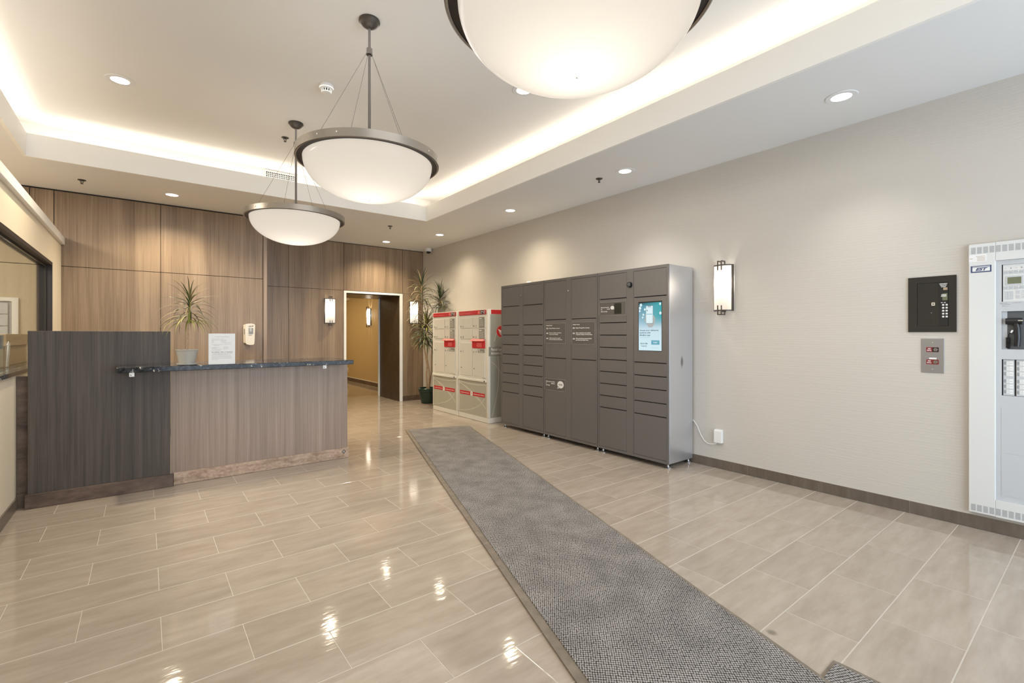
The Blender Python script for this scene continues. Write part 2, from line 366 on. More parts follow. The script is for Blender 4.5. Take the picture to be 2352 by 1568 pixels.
# ------------------------------------------------------------------ mesh helpers
class MB:
    def __init__(s): s.v = []; s.f = []

    def add(s, vs, fs):
        o = len(s.v); s.v += [tuple(p) for p in vs]; s.f += [tuple(i + o for i in f) for f in fs]; return s

    def box(s, x0, x1, y0, y1, z0, z1, bev=0.0, seg=1):
        vs = [(x0, y0, z0), (x1, y0, z0), (x1, y1, z0), (x0, y1, z0), (x0, y0, z1), (x1, y0, z1), (x1, y1, z1), (x0, y1, z1)]
        fs = [(0, 3, 2, 1), (4, 5, 6, 7), (0, 1, 5, 4), (1, 2, 6, 5), (2, 3, 7, 6), (3, 0, 4, 7)]
        if not bev: return s.add(vs, fs)
        bm = bmesh.new(); bv = [bm.verts.new(p) for p in vs]
        for f in fs: bm.faces.new([bv[i] for i in f])
        bmesh.ops.bevel(bm, geom=bm.edges[:], offset=bev, segments=seg, affect='EDGES', profile=0.5)
        bm.verts.index_update()
        s.add([v.co[:] for v in bm.verts], [[v.index for v in f.verts] for f in bm.faces]); bm.free(); return s

    def cyl(s, p0, p1, r0, r1=None, n=16, caps=True):
        r1 = r0 if r1 is None else r1
        p0 = Vector(p0); p1 = Vector(p1); d = (p1 - p0).normalized()
        u = d.orthogonal().normalized(); w = d.cross(u)
        vs = []
        for p, r in ((p0, r0), (p1, r1)):
            for i in range(n):
                a = 2 * PI * i / n; vs.append(p + r * (math.cos(a) * u + math.sin(a) * w))
        fs = [(i, (i + 1) % n, n + (i + 1) % n, n + i) for i in range(n)]
        if caps: fs += [tuple(range(n - 1, -1, -1)), tuple(range(n, 2 * n))]
        return s.add(vs, fs)

    def lathe(s, prof, n=32, c=(0, 0, 0), flute=0, fl=0.0):
        vs = []; fs = []
        for (r, z) in prof:
            for i in range(n):
                a = 2 * PI * i / n
                rr = r * (1 + fl * math.cos(flute * a)) if flute else r
                vs.append((c[0] + rr * math.cos(a), c[1] + rr * math.sin(a), c[2] + z))
        for k in range(len(prof) - 1):
            for i in range(n):
                j = (i + 1) % n
                fs.append((k * n + i, k * n + j, (k + 1) * n + j, (k + 1) * n + i))
        return s.add(vs, fs)

    def tube(s, pts, r, n=8, r1=None):
        pts = [Vector(p) for p in pts]; vs = []; fs = []
        up = None
        for k, p in enumerate(pts):
            d = (pts[min(k + 1, len(pts) - 1)] - pts[max(k - 1, 0)]).normalized()
            if up is None: up = d.orthogonal().normalized()
            up = (up - d * up.dot(d)).normalized(); w = d.cross(up)
            rr = r if r1 is None else r + (r1 - r) * k / (len(pts) - 1)
            for i in range(n):
                a = 2 * PI * i / n; vs.append(p + rr * (math.cos(a) * up + math.sin(a) * w))
        for k in range(len(pts) - 1):
            for i in range(n):
                j = (i + 1) % n; fs.append((k * n + i, k * n + j, (k + 1) * n + j, (k + 1) * n + i))
        fs += [tuple(range(n - 1, -1, -1)), tuple(range((len(pts) - 1) * n, len(pts) * n))]
        return s.add(vs, fs)

    def prism_xz(s, poly, y0, y1):
        n = len(poly)
        vs = [(x, y0, z) for x, z in poly] + [(x, y1, z) for x, z in poly]
        fs = [tuple(range(n)), tuple(range(2 * n - 1, n - 1, -1))] + [(i, n + i, n + (i + 1) % n, (i + 1) % n) for i in range(n)]
        return s.add(vs, fs)

    def prism_xy(s, poly, z0, z1):
        n = len(poly)
        vs = [(x, y, z0) for x, y in poly] + [(x, y, z1) for x, y in poly]
        fs = [tuple(range(n - 1, -1, -1)), tuple(range(n, 2 * n))] + [(i, (i + 1) % n, n + (i + 1) % n, n + i) for i in range(n)]
        return s.add(vs, fs)

    def prism_yz(s, poly, x0, x1):
        n = len(poly)
        vs = [(x0, y, z) for y, z in poly] + [(x1, y, z) for y, z in poly]
        fs = [tuple(range(n)), tuple(range(2 * n - 1, n - 1, -1))] + [(i, n + i, n + (i + 1) % n, (i + 1) % n) for i in range(n)]
        return s.add(vs, fs)

    def ribbon_xz(s, pts, w, y):
        n = len(pts)
        for k in range(n - 1):
            (xa, za), (xb, zb) = pts[k], pts[k + 1]
            l = math.hypot(xb - xa, zb - za) or 1; nx, nz = -(zb - za) / l * w / 2, (xb - xa) / l * w / 2
            s.add([(xa - nx, y, za - nz), (xb - nx, y, zb - nz), (xb + nx, y, zb + nz), (xa + nx, y, za + nz)], [(0, 1, 2, 3)])
        return s

    def mesh(s, name, mat, smooth=False):
        me = bpy.data.meshes.new(name); me.from_pydata(s.v, [], s.f); me.materials.append(M[mat])
        bm = bmesh.new(); bm.from_mesh(me); bmesh.ops.recalc_face_normals(bm, faces=bm.faces[:]); bm.to_mesh(me); bm.free()
        if smooth:
            for p in me.polygons: p.use_smooth = True
            me.set_sharp_from_angle(angle=math.radians(38))
        return me

    def build(s, name, mat, parent=None, smooth=False, world=False, **k):
        if world:
            off = Vector((0, 0, 0)); q = parent
            while q: off += q.location; q = q.parent
            s.v = [(a - off.x, b - off.y, c - off.z) for a, b, c in s.v]
        return link(name, s.mesh(name, mat, smooth), parent, **k)


def link(name, me, parent=None, **k):
    o = bpy.data.objects.new(name, me); C.objects.link(o); o.parent = parent
    for kk, vv in k.items(): o[kk] = vv
    return o


def thing(name, loc, rz, label, cat, group=None):
    o = bpy.data.objects.new(name, None); C.objects.link(o); o.empty_display_size = 0.05
    o.location = loc; o.rotation_euler = (0, 0, rz)
    tag(o, label, cat, group)
    return o


def tag(o, label, cat, group=None):
    o['label'] = label; o['category'] = cat
    if group: o['group'] = group
    return o


KIDS = {}


def dup(o, parent=None):
    c = o.copy(); C.objects.link(c); c.parent = parent
    for ch in list(o.children): dup(ch, c)
    return c


def copy_thing(o, loc, rz, label, group=None):
    c = dup(o); c.location = loc; c.rotation_euler = (0, 0, rz); c['label'] = label
    if group: c['group'] = group
    return c


def B(x0, x1, y0, y1, z0, z1, bev=0.0, seg=1): return MB().box(x0, x1, y0, y1, z0, z1, bev, seg)


def S(o): o['kind'] = 'structure'; return o


def group_of(name, kind='structure'):
    o = bpy.data.objects.new(name, None); C.objects.link(o); o['kind'] = kind; return o


def rrect(x0, x1, z0, z1, r, n=5):
    p = []
    for cx, cz, a0 in ((x1 - r, z1 - r, 0), (x0 + r, z1 - r, 90), (x0 + r, z0 + r, 180), (x1 - r, z0 + r, 270)):
        for i in range(n + 1):
            a = math.radians(a0 + 90 * i / n); p.append((cx + r * math.cos(a), cz + r * math.sin(a)))
    return p


def circ(cx, cz, r, n=24, rz=None): return [(cx + r * math.cos(2 * PI * i / n), cz + (rz or r) * math.sin(2 * PI * i / n)) for i in range(n)]


def text(s, parent, mat, x, z, y, h, width=None, align='LEFT', name='lettering', shear=0.0, bold=0.0, face='front'):
    """flat printed letters, x/z = left (or centre) and baseline, h = cap height; they face -y (or +x for face='side')"""
    cu = bpy.data.curves.new('lettering', 'FONT'); cu.body = s; cu.size = h / 0.73; cu.resolution_u = 2
    cu.align_x = align; cu.shear = shear; cu.offset = bold; cu.space_line = 1.0
    t = bpy.data.objects.new('lettering', cu)
    me = bpy.data.meshes.new_from_object(t)
    bpy.data.objects.remove(t); bpy.data.curves.remove(cu)
    me.materials.clear(); me.materials.append(M[mat]); me.name = 'lettering'
    if len(me.vertices) == 0: return None
    if width:
        xs = [v.co.x for v in me.vertices]; k = width / max(1e-6, max(xs) - min(xs))
        for v in me.vertices: v.co.x *= k
    for v in me.vertices:
        a, b2 = v.co.x, v.co.y
        v.co = (x + a, y, z + b2) if face == 'front' else (y, x + a, z + b2)
    return link(name, me, parent)


RW = 4.41        # right wall plane
ZS = 2.96        # lower ceiling
ZU = 3.36        # tray ceiling
YB = 7.456       # panelled back wall, left part
YR = 8.58        # panelled back wall, right part (set back)
RIGHT = -PI / 2  # a thing fixed to the right wall, facing into the room

# ------------------------------------------------------------------ the setting
floor = S(B(-4.3, 4.6, -2.3, 15.6, -0.06, -0.0009).build('floor', 'grout'))
P = 0.2905; Y0 = 1.545; L = 0.58; G = 0.0020; GX = 0.0011
tile_me = MB()
tile_me.box(-L / 2 + GX, L / 2 - GX, -P / 2 + G, P / 2 - G, -0.006, 0.0, 0.0012)
tile_me = tile_me.mesh('tile', 'floor_tile')
far = MB()
cells = []
for k in range(-13, 48):
    y0 = Y0 + P * k; yc = y0 + P / 2
    x_off = 0.057 if (k % 2) else 0.057 + L / 2
    for j in range(-3, 9):
        x0 = x_off + L * j; x1 = x0 + L
        lo, hi = (-0.755, RW - 0.012) if yc < 8.6 else (1.6, 4.5)
        if x1 < lo + 0.05 or x0 > hi - 0.02: continue
        x0c, x1c = max(x0, lo), min(x1, hi)
        cells.append((yc, x0, x1, x0c, x1c))
def seen(c):
    yc, a, b, x0, x1 = c
    xm = (x0 + x1) / 2
    f = xm * 0.614 + yc * 0.789; r = xm * 0.789 - yc * 0.614
    return f > 1.5 and abs(r / f) < 1.25 and yc < 8.6
vis = [c for c in cells if seen(c)]
vis.sort(key=lambda c: c[0] * 0.789 + (c[3] + c[4]) / 2 * 0.614)
single = set(vis[:300])
for c in cells:
    yc, x0, x1, x0c, x1c = c
    if c in single:
        if x1c - x0c > L - 1e-4:
            o = link('tile', tile_me, floor); o.location = ((x0 + x1) / 2, yc, 0)
        else:
            o = B(x0c + GX, x1c - GX, -P / 2 + G, P / 2 - G, -0.006, 0, 0.0012).build('tile', 'floor_tile', floor); o.location = (0, yc, 0)
    else:
        far.box(x0c + GX, x1c - GX, yc - P / 2 + G, yc + P / 2 - G, -0.006, 0)
far.build('tile_field', 'floor_tile', floor, kind='stuff')

# right wall with its tile baseboard
S(B(RW, RW + 0.12, -2.3, YR, 0, ZS).build('wall_right', 'wallpaper'))
bb = group_of('baseboard_right')
ys = [2.109 + 0.5865 * k for k in range(-8, 12)]
for a in ys:
    y0, y1 = a, min(a + 0.5865, YR - 0.01)
    if y0 > YR - 0.05: break
    if y0 < -2.2: continue
    B(RW - 0.011, RW - 0.0005, y0 + 0.0018, y1 - 0.0018, 0.001, 0.088, 0.001).build('tile', 'base_tile', bb)
B(RW - 0.007, RW - 0.0003, -2.2, YR - 0.01, 0.0005, 0.0905).build('grout_bed', 'grout', bb)

# panelled back wall: two planes, the right one set back
wb = S(MB().box(-4.3, 1.362, YB + 0.014, YB + 0.15, 0, ZS).box(1.25, 1.362, YB + 0.014, YR + 0.12, 0, ZS).build('wall_back', 'dark_gap'))
ZJ = 2.087
for x0, x1 in ((-4.2, -2.186), (-2.186, -0.82), (-0.82, 0.157), (0.157, 1.322)):
    if x1 > -0.8:
        B(x0 + 0.003, x1 - 0.003, YB, YB + 0.0135, 0.09, ZJ - 0.003, 0.001).build('panel', 'veneer', wb)
    else:
        B(x0 + 0.003, x1 - 0.003, YB, YB + 0.0135, 0.09, ZJ - 0.003, 0.001).build('panel', 'office_paint', wb)
    if x1 < -0.8:
        B(x0 + 0.003, x1 - 0.003, YB, YB + 0.0135, ZJ + 0.003, 2.40, 0.001).build('panel', 'office_paint', wb)
        for xa, xb in ((x0, -1.016), (-1.016, x1)) if x1 > -1 else ((x0, x1),):
            B(xa + 0.003, xb - 0.003, YB, YB + 0.0135, 2.402, ZS - 0.018, 0.001).build('panel', 'veneer', wb)
    else:
        B(x0 + 0.003, x1 - 0.003, YB, YB + 0.0135, ZJ + 0.003, ZS - 0.018, 0.001).build('panel', 'veneer', wb)
B(1.325, 1.368, YB - 0.012, YB + 0.0135, 0.0, ZS - 0.018, 0.001).build('edge_strip', 'desk_veneer', wb)
B(1.362, 1.376, YB + 0.002, YR - 0.001, 0.0, ZS - 0.01).build('return_panel', 'veneer', wb)
B(-4.2, 1.322, YB + 0.002, YB + 0.0138, 0.001, 0.085).build('plinth', 'base_dark', wb)
wr = S(MB().box(1.38, 2.84, YR + 0.014, YR + 0.12, 0, ZS).box(3.955, RW + 0.1, YR + 0.014, YR + 0.12, 0, ZS).box(2.84, 3.955, YR + 0.014, YR + 0.12, 2.10, ZS).build('wall_back', 'dark_gap'))
ZK = 2.098
for x0, x1 in ((1.378, 1.909), (1.909, 2.828), (2.828, 3.968), (3.968, RW - 0.002)):
    if not (2.8 < x0 < 2.9):
        B(x0 + 0.0025, x1 - 0.0025, YR, YR + 0.0135, 0.095, ZK - 0.0025, 0.001).build('panel', 'veneer', wr)
        B(x0 + 0.0025, x1 - 0.0025, YR + 0.001, YR + 0.0135, 0.001, 0.09, 0.001).build('plinth', 'base_dark', wr)
    B(x0 + 0.0025, x1 - 0.0025, YR, YR + 0.0135, ZK + 0.0025, ZS - 0.012, 0.001).build('panel', 'veneer', wr)

# doorway to the hallway: pale casing and a deep dark lining
d = S(MB().box(2.828, 2.872, YR - 0.012, YR + 0.012, 0.0, 2.092).box(3.908, 3.964, YR - 0.012, YR + 0.012, 0.0, 2.092).box(2.872, 3.908, YR - 0.012, YR + 0.012, 2.055, 2.092).build('door_1', 'trim_paint'))
B(3.902, 4.40, YR + 0.02, 9.58, 0.0, 2.40).build('jamb_panel', 'dark_lining', d)
B(2.40, 2.868, YR + 0.122, 9.58, 0.0, 2.40).build('jamb_panel', 'dark_lining', d)
B(2.870, 3.90, YR + 0.122, 9.58, 2.048, 2.40).build('header_panel', 'dark_lining', d)
B(3.8985, 3.902, YR + 0.05, 9.54, 0.004, 0.095).build('kick_strip', 'dark_lining', d)
B(3.875, 3.901, 9.55, 9.585, 0.0, 2.048).build('far_casing', 'trim_paint', d)
S(B(4.53, 4.62, YR + 0.13, 15.6, 0, 2.62).build('wall_right', 'hall_paint'))
S(B(1.48, 1.58, YR + 0.13, 15.6, 0, 2.62).build('wall_left', 'hall_paint'))
S(MB().box(1.58, 4.53, 15.5, 15.6, 0, 2.62).box(1.58, 2.40, 9.56, 9.60, 0, 2.62).box(2.40, 4.53, 9.59, 9.62, 2.045, 2.62).box(3.902, 4.53, 9.59, 9.62, 0, 2.05).build('wall_back', 'hall_paint'))
S(B(1.48, 4.62, YR + 0.13, 15.6, 2.62, 2.68).build('ceiling', 'ceiling_paint'))
hb = group_of('baseboard_hall')
B(4.518, 4.5295, 9.63, 15.49, 0.001, 0.10).build('board', 'base_dark', hb)
B(4.520, 4.5297, 9.63, 15.49, 0.101, 0.116).build('bead', 'trim_paint', hb)

# wall behind the camera with the glazed entrance that lets the daylight in
S(MB().box(-4.3, 0.2, -2.3, -2.2, 0, ZS).box(4.35, RW + 0.12, -2.3, -2.2, 0, ZS).box(0.2, 4.35, -2.3, -2.2, 2.6, ZS).build('wall_front', 'wallpaper'))
w2 = S(MB().box(0.2, 0.27, -2.29, -2.21, 0, 2.6).box(4.28, 4.35, -2.29, -2.21, 0, 2.6).box(0.27, 4.28, -2.29, -2.21, 2.53, 2.6).box(0.27, 4.28, -2.29, -2.21, 0.0, 0.08).box(1.55, 1.61, -2.29, -2.21, 0.08, 2.53).box(2.93, 2.99, -2.29, -2.21, 0.08, 2.53).build('window_2', 'black_frame'))
for a, b2 in ((0.27, 1.55), (1.61, 2.93), (2.99, 4.28)):
    B(a, b2, -2.255, -2.247, 0.08, 2.53).build('pane', 'clear_glass', w2)

# low office partition on the left with its interior window
XP = -0.76; XQ = -0.868; WY0, WY1, WZ0, WZ1 = 3.1, 6.83, 1.0, 2.05
pw = MB()
pw.box(XQ, XP, -2.2, WY0, 0, 2.33).box(XQ, XP, WY1, YB - 0.003, 0, 2.33).box(XQ, XP, WY0, WY1, 0, WZ0).box(XQ, XP, WY0, WY1, WZ1, 2.33)
S(pw.build('wall_left', 'partition_paint'))
S(B(-0.90, -0.728, -2.2, YB - 0.004, 2.331, 2.415, 0.004).build('trim_1', 'trim_paint'))
w1 = S(MB().box(XQ - 0.01, XP - 0.002, WY1 - 0.022, WY1 - 0.0005, WZ0 + 0.03, WZ1 - 0.0005).box(XQ - 0.01, XP - 0.002, WY0 + 0.0005, WY0 + 0.022, WZ0 + 0.03, WZ1 - 0.0005).box(XQ - 0.01, XP - 0.002, WY0 + 0.022, WY1 - 0.022, WZ1 - 0.03, WZ1 - 0.0005).build('window_1', 'black_frame'))
MB().box(XQ + 0.050, XQ + 0.060, WY1 - 0.034, WY1 - 0.0225, WZ0 + 0.03, WZ1 - 0.0305).box(XQ + 0.050, XQ + 0.060, WY0 + 0.023, WY1 - 0.035, WZ1 - 0.045, WZ1 - 0.0305).build('glazing_bead', 'dark_gap', w1)
B(XQ + 0.052, XQ + 0.057, WY0 + 0.0225, WY1 - 0.035, WZ0 + 0.031, WZ1 - 0.046).build('pane', 'clear_glass', w1)
B(-1.55, XP + 0.018, WY0 + 0.001, WY1 - 0.001, WZ0 + 0.0005, WZ0 + 0.0295).build('window_sill', 'granite', w1)
bl = group_of('baseboard_left')
for k in range(-12, 9):
    y0 = 5.06 - 0.5865 * (8 - k)
    if y0 < -2.1: continue
    B(XP + 0.0005, XP + 0.011, y0 + 0.0018, y0 + 0.5847, 0.001, 0.088, 0.001).build('tile', 'base_tile', bl)
    if y0 > 4.6: break
S(B(-4.3, -4.2, -2.3, YB, 0, ZS).build('wall_office', 'office_paint'))

# ceiling: lower soffit around a raised tray with a lit cove
TX0, TX1, TY0, TY1 = -0.872, 3.255, -1.2, 6.235
cv = 0.28
sf = MB()
t = 0.025
sf.box(-4.3, TX0 - t, -2.3, YB + 0.14, ZS, ZS + 0.03).box(TX1 + t, RW + 0.12, -2.3, YR + 0.12, ZS, ZS + 0.03)
sf.box(TX0 - t, TX1 + t, TY1 + t, YR + 0.12, ZS, ZS + 0.03).box(TX0 - t, TX1 + t, -2.3, TY0 - t, ZS, ZS + 0.03)
S(sf.build('ceiling', 'soffit_paint'))
S(B(TX0 - 0.4, TX1 + 0.4, TY0 - 0.4, TY1 + 0.4, ZU, ZU + 0.05).build('ceiling', 'ceiling_paint'))
cw = MB()
cw.box(TX0 - cv - 0.05, TX0 - cv, TY0 - cv, TY1 + cv, ZS + 0.03, ZU).box(TX1 + cv, TX1 + cv + 0.05, TY0 - cv, TY1 + cv, ZS + 0.03, ZU)
cw.box(TX0 - cv, TX1 + cv, TY1 + cv, TY1 + cv + 0.05, ZS + 0.03, ZU).box(TX0 - cv, TX1 + cv, TY0 - cv - 0.05, TY0 - cv, ZS + 0.03, ZU)
S(cw.build('trim_2', 'trim_paint'))
lip = MB(); ZL = 3.178
lip.box(TX0 - t, TX0, TY0 - t, TY1 + t, ZS, ZL).box(TX1, TX1 + t, TY0 - t, TY1 + t, ZS, ZL)
lip.box(TX0, TX1, TY1, TY1 + t, ZS, ZL).box(TX0, TX1, TY0 - t, TY0, ZS, ZL)
S(lip.build('trim_3', 'trim_paint'))

# ------------------------------------------------------------------ pendant bowls
def make_pendant():
    r = thing('pendant_lamp', (0, 0, 0), 0, '', 'lamp', 'bowl pendants hung down the middle of the tray ceiling')
    MB().lathe([(0.0, 0), (0.066, 0), (0.068, -0.012), (0.060, -0.022), (0.045, -0.040), (0.022, -0.052), (0.0, -0.056)], 32).build('canopy', 'bronze', r, True)
    MB().cyl((0, 0, -0.05), (0, 0, -0.905), 0.0095, n=14).build('rod', 'bronze', r, True)
    MB().cyl((0, 0, -0.188), (0, 0, -0.226), 0.021, n=20).cyl((0, 0, -0.18), (0, 0, -0.188), 0.014, n=16).build('collar', 'bronze', r, True)
    Rr = 0.450; zt = -0.897; zb = -0.945
    for k in range(4):
        a = math.radians(10 + 90 * k)
        MB().cyl((0.018 * math.cos(a), 0.018 * math.sin(a), -0.215), (0.37 * math.cos(a), 0.37 * math.sin(a), zt - 0.006), 0.0013, n=5).build('cable', 'bronze', r)
    rim = MB().lathe([(Rr - 0.012, zt), (Rr, zt), (Rr, zb), (Rr - 0.006, zb - 0.004), (Rr - 0.012, zb), (Rr - 0.012, zt)], 96).build('rim', 'nickel', r, True)
    for k in range(8):
        a = math.radians(38 + 90 * (k // 2) + (8 if k % 2 else -8))
        MB().cyl(((Rr - 0.002) * math.cos(a), (Rr - 0.002) * math.sin(a), -0.921), ((Rr + 0.004) * math.cos(a), (Rr + 0.004) * math.sin(a), -0.921), 0.005, n=8).build('screw', 'chrome', rim)
    MB().lathe([(Rr - 0.013, zb + 0.004), (0.398, zb + 0.004), (0.398, zb + 0.012), (Rr - 0.013, zb + 0.012)], 96).build('under_ring', 'rim_under', r, True)
    prof = []
    for k in range(17):
        q = k / 16 * PI / 2
        prof.append((0.405 * math.cos(q) ** 0.97 if k < 16 else 0.001, zb + 0.004 - 0.240 * math.sin(q)))
    MB().lathe(prof, 96).build('bowl', 'opal_bowl', r, True)
    MB().lathe([(Rr - 0.013, zt - 0.006), (0.008, zt - 0.006), (0.008, zt - 0.012), (Rr - 0.013, zt - 0.012)], 64).build('top_plate', 'white_plastic', r, True)
    MB().cyl((0, 0, -1.186), (0, 0, -1.179), 0.004, n=10).build('finial', 'white_plastic', r, True)
    return r
p0 = make_pendant()
plab = ('large bowl pendant cut off by the picture top, nearest the camera', 'middle bowl pendant, whole bowl and rod in view above the floor mat', 'smallest and farthest bowl pendant, hanging in front of the wood wall')
for i, y in enumerate((1.135, 3.02, 4.93)):
    if i == 0: p = p0; p.location = (1.163, y, ZU)
    else: p = dup(p0); p.location = (1.163, y, ZU)
    p['label'] = plab[i]
    lamp('pendant_bulb', 'POINT', (1.163, y, 2.345), 1.9, SOFT, radius=0.07)

# ------------------------------------------------------------------ recessed downlights
def make_downlight():
    r = thing('downlight', (0, 0, 0), 0, '', 'downlight', 'recessed ceiling downlights')
    MB().lathe([(0.062, -0.0045), (0.094, -0.0045), (0.098, -0.0008), (0.062, -0.0008)], 40).build('trim_ring', 'soffit_paint', r, True)
    MB().lathe([(0.0005, -0.0030), (0.0615, -0.0030), (0.0615, -0.0012), (0.0005, -0.0012)], 40).build('lens', 'lens_glow', r, True)
    return r
dl = None
DL = [((3.84, 1.19, ZS), 'downlight over the right wall nearest the fire panel'), ((3.85, 3.08, ZS), 'downlight near a sprinkler above the end of the grey lockers'),
      ((3.858, 5.0, ZS), 'downlight above the far end of the grey lockers'), ((3.874, 6.94, ZS), 'downlight above the red topped mail lockers'),
      ((3.408, 8.05, ZS), 'downlight in front of the doorway and the wood wall'), ((0.253, 6.905, ZS), 'downlight above the wood wall behind the reception desk'),
      ((2.10, 6.96, ZS), 'downlight hidden behind the farthest pendant bowl, mirrored in the floor'),
      ((-0.159, 4.967, ZU), 'downlight in the tray ceiling left of the smoke detector'), ((2.522, 3.081, ZU), 'downlight in the tray ceiling just below the nearest bowl pendant')]
for loc, lab in DL:
    if dl is None: dl = make_downlight(); o = dl
    else: o = dup(dl)
    o.location = loc; o['label'] = lab
    lamp('downlight_beam', 'SPOT', (loc[0], loc[1], loc[2] - 0.02), *((46, NEUT) if loc[1] < 4.5 else (64, FARC) if loc[0] > 3.8 else (150, FARC)), (0, 0, 0), radius=0.05, spot=math.radians(100 if loc[1] < 4.5 else 136), blend=1.0)

# ------------------------------------------------------------------ small ceiling fittings
def make_sprinkler():
    r = thing('sprinkler_head', (0, 0, 0), 0, '', 'sprinkler', 'ceiling sprinkler heads')
    MB().lathe([(0.0005, -0.0005), (0.036, -0.0005), (0.034, -0.006), (0.014, -0.011), (0.0005, -0.011)], 24).build('escutcheon', 'bronze', r, True)
    MB().tube([(0.012, 0, -0.010), (0.013, 0, -0.024), (0.003, 0, -0.040)], 0.003, 6).tube([(-0.012, 0, -0.010), (-0.013, 0, -0.024), (-0.003, 0, -0.040)], 0.003, 6).cyl((0, 0, -0.010), (0, 0, -0.038), 0.0028, n=8).build('yoke', 'bronze', r, True)
    MB().cyl((0, 0, -0.040), (0, 0, -0.043), 0.014, n=12).build('deflector', 'bronze', r, True)
    return r
sp0 = None
for loc, lab in (((-0.535, 6.837, ZS), 'sprinkler head above the left end of the wood wall'), ((2.963, 6.851, ZS), 'sprinkler head beside the corner of the tray, before the doorway'),
                 ((3.818, 3.398, ZS), 'sprinkler head beside a downlight above the grey lockers'), ((1.158, 5.358, ZU), 'sprinkler head in the tray near the farthest pendant canopy')):
    if sp0 is None: sp0 = make_sprinkler(); o = sp0
    else: o = dup(sp0)
    o.location = loc; o['label'] = lab

r = thing('smoke_detector', (1.185, 4.024, ZU), 0, 'white round smoke detector on the tray ceiling beside the middle pendant', 'smoke detector')
MB().lathe([(0.0005, -0.0005), (0.056, -0.0005), (0.058, -0.016), (0.054, -0.030), (0.040, -0.036), (0.0005, -0.036)], 36).build('base', 'white_plastic', r, True)
MB().lathe([(0.036, -0.036), (0.034, -0.056), (0.0005, -0.056)], 28).build('chamber', 'dark_gap', r, True)
for k in range(12):
    a = 2 * PI * k / 12
    MB().cyl((0.038 * math.cos(a), 0.038 * math.sin(a), -0.035), (0.036 * math.cos(a), 0.036 * math.sin(a), -0.059), 0.004, n=6).build('rib', 'white_plastic', r)
MB().lathe([(0.0005, -0.056), (0.040, -0.056), (0.036, -0.063), (0.0005, -0.066)], 28).build('cap', 'white_plastic', r, True)

r = thing('dome_camera', (4.33, 8.2, ZS), 0, 'small white dome security camera in the ceiling corner above the tall plant', 'security camera')
MB().lathe([(0.0005, -0.0005), (0.062, -0.0005), (0.064, -0.052), (0.058, -0.058), (0.0005, -0.058)], 32).build('housing', 'white_plastic', r, True)
MB().lathe([(0.044, -0.058), (0.042, -0.072), (0.030, -0.088), (0.014, -0.096), (0.0005, -0.097)], 28).build('dome', 'black_plastic', r, True)

r = thing('air_vent', (1.36, TY1 + cv, 3.288), 0, 'white air vent grille with square holes in the lit cove', 'vent')
B(-0.185, 0.185, -0.004, -0.0005, -0.075, 0.06).build('back_plate', 'vent_hole_shade', r)  # black plate colours in the shade of the deep vent holes
v = MB()
v.box(-0.19, 0.19, -0.012, -0.004, 0.042, 0.062).box(-0.19, 0.19, -0.012, -0.004, -0.078, -0.062).box(-0.19, -0.172, -0.012, -0.004, -0.062, 0.042).box(0.172, 0.19, -0.012, -0.004, -0.062, 0.042)
v.build('frame', 'white_plastic', r)
v = MB()
for k in range(1, 17): v.box(-0.172 + k * 0.02024 - 0.0035, -0.172 + k * 0.02024 + 0.0035, -0.010, -0.0045, -0.062, 0.042)
for k in range(1, 5): v.box(-0.172, 0.172, -0.0095, -0.0045, -0.062 + k * 0.0208 - 0.0035, -0.062 + k * 0.0208 + 0.0035)
v.build('grille_bars', 'white_plastic', r)

# ------------------------------------------------------------------ wall sconces (local: front faces -y)
def make_sconce():
    r = thing('wall_sconce', (0, 0, 0), 0, '', 'sconce', 'opal glass wall sconces with bronze straps')
    hw, hh, dp = 0.085, 0.215, 0.088
    B(-0.05, 0.05, -0.012, -0.0005, -0.15, 0.15, 0.002).build('backplate', 'bronze', r)
    arc = [(-hw + 2 * hw * k / 20) for k in range(21)]
    def yy(x, e=0.0): return -(0.020 + (dp - 0.020) * math.sqrt(max(0.0, 1 - (x / (hw * 1.02)) ** 2)) ** 0.8) - e
    g = MB()
    g.add([(x, yy(x), -hh) for x in arc] + [(x, yy(x), hh) for x in arc], [(k, k + 1, 22 + k, 21 + k) for k in range(20)])
    g.build('glass', 'opal_sconce', r, True)
    for zz, nm in ((hh - 0.006, 'top_band'), (-hh - 0.006, 'bottom_band')):
        f = MB()
        for k in range(20):
            xa, xb = arc[k], arc[k + 1]
            f.add([(xa, yy(xa) + 0.006, zz), (xb, yy(xb) + 0.006, zz), (xb, yy(xb) - 0.004, zz), (xa, yy(xa) - 0.004, zz),
                   (xa, yy(xa) + 0.006, zz + 0.012), (xb, yy(xb) + 0.006, zz + 0.012), (xb, yy(xb) - 0.004, zz + 0.012), (xa, yy(xa) - 0.004, zz + 0.012)],
                  [(0, 3, 2, 1), (4, 5, 6, 7), (0, 1, 5, 4), (2, 3, 7, 6)])
        f.build(nm, 'bronze', r)
    for sx in (-1, 1):
        B(sx * (hw + 0.003) - 0.005, sx * (hw + 0.003) + 0.005, -0.034, -0.006, -hh - 0.006, hh + 0.006).build('side_bar', 'bronze', r)
        for sz in (1, -1):
            x = sx * 0.018; w = 0.0045
            z1 = sz * (hh + 0.043); z0 = sz * (hh - 0.048)
            s = MB()
            s.box(x - w, x + w, -dp - 0.012, -dp - 0.005, min(z0, z1), max(z0, z1))
            s.box(x - w, x + w, -dp - 0.005, -0.030, min(z1, z1 - sz * 0.009), max(z1, z1 - sz * 0.009))
            s.box(x - w, x + w, -0.037, -0.030, min(sz * hh, z1), max(sz * hh, z1))
            s.build('strap', 'bronze', r)
    B(-0.022, 0.022, -0.034, -0.0125, hh - 0.01, hh + 0.012).build('bracket', 'bronze', r)
    B(-0.022, 0.022, -0.034, -0.0125, -hh - 0.012, -hh + 0.01).build('bracket', 'bronze', r)
    return r
sc0 = None
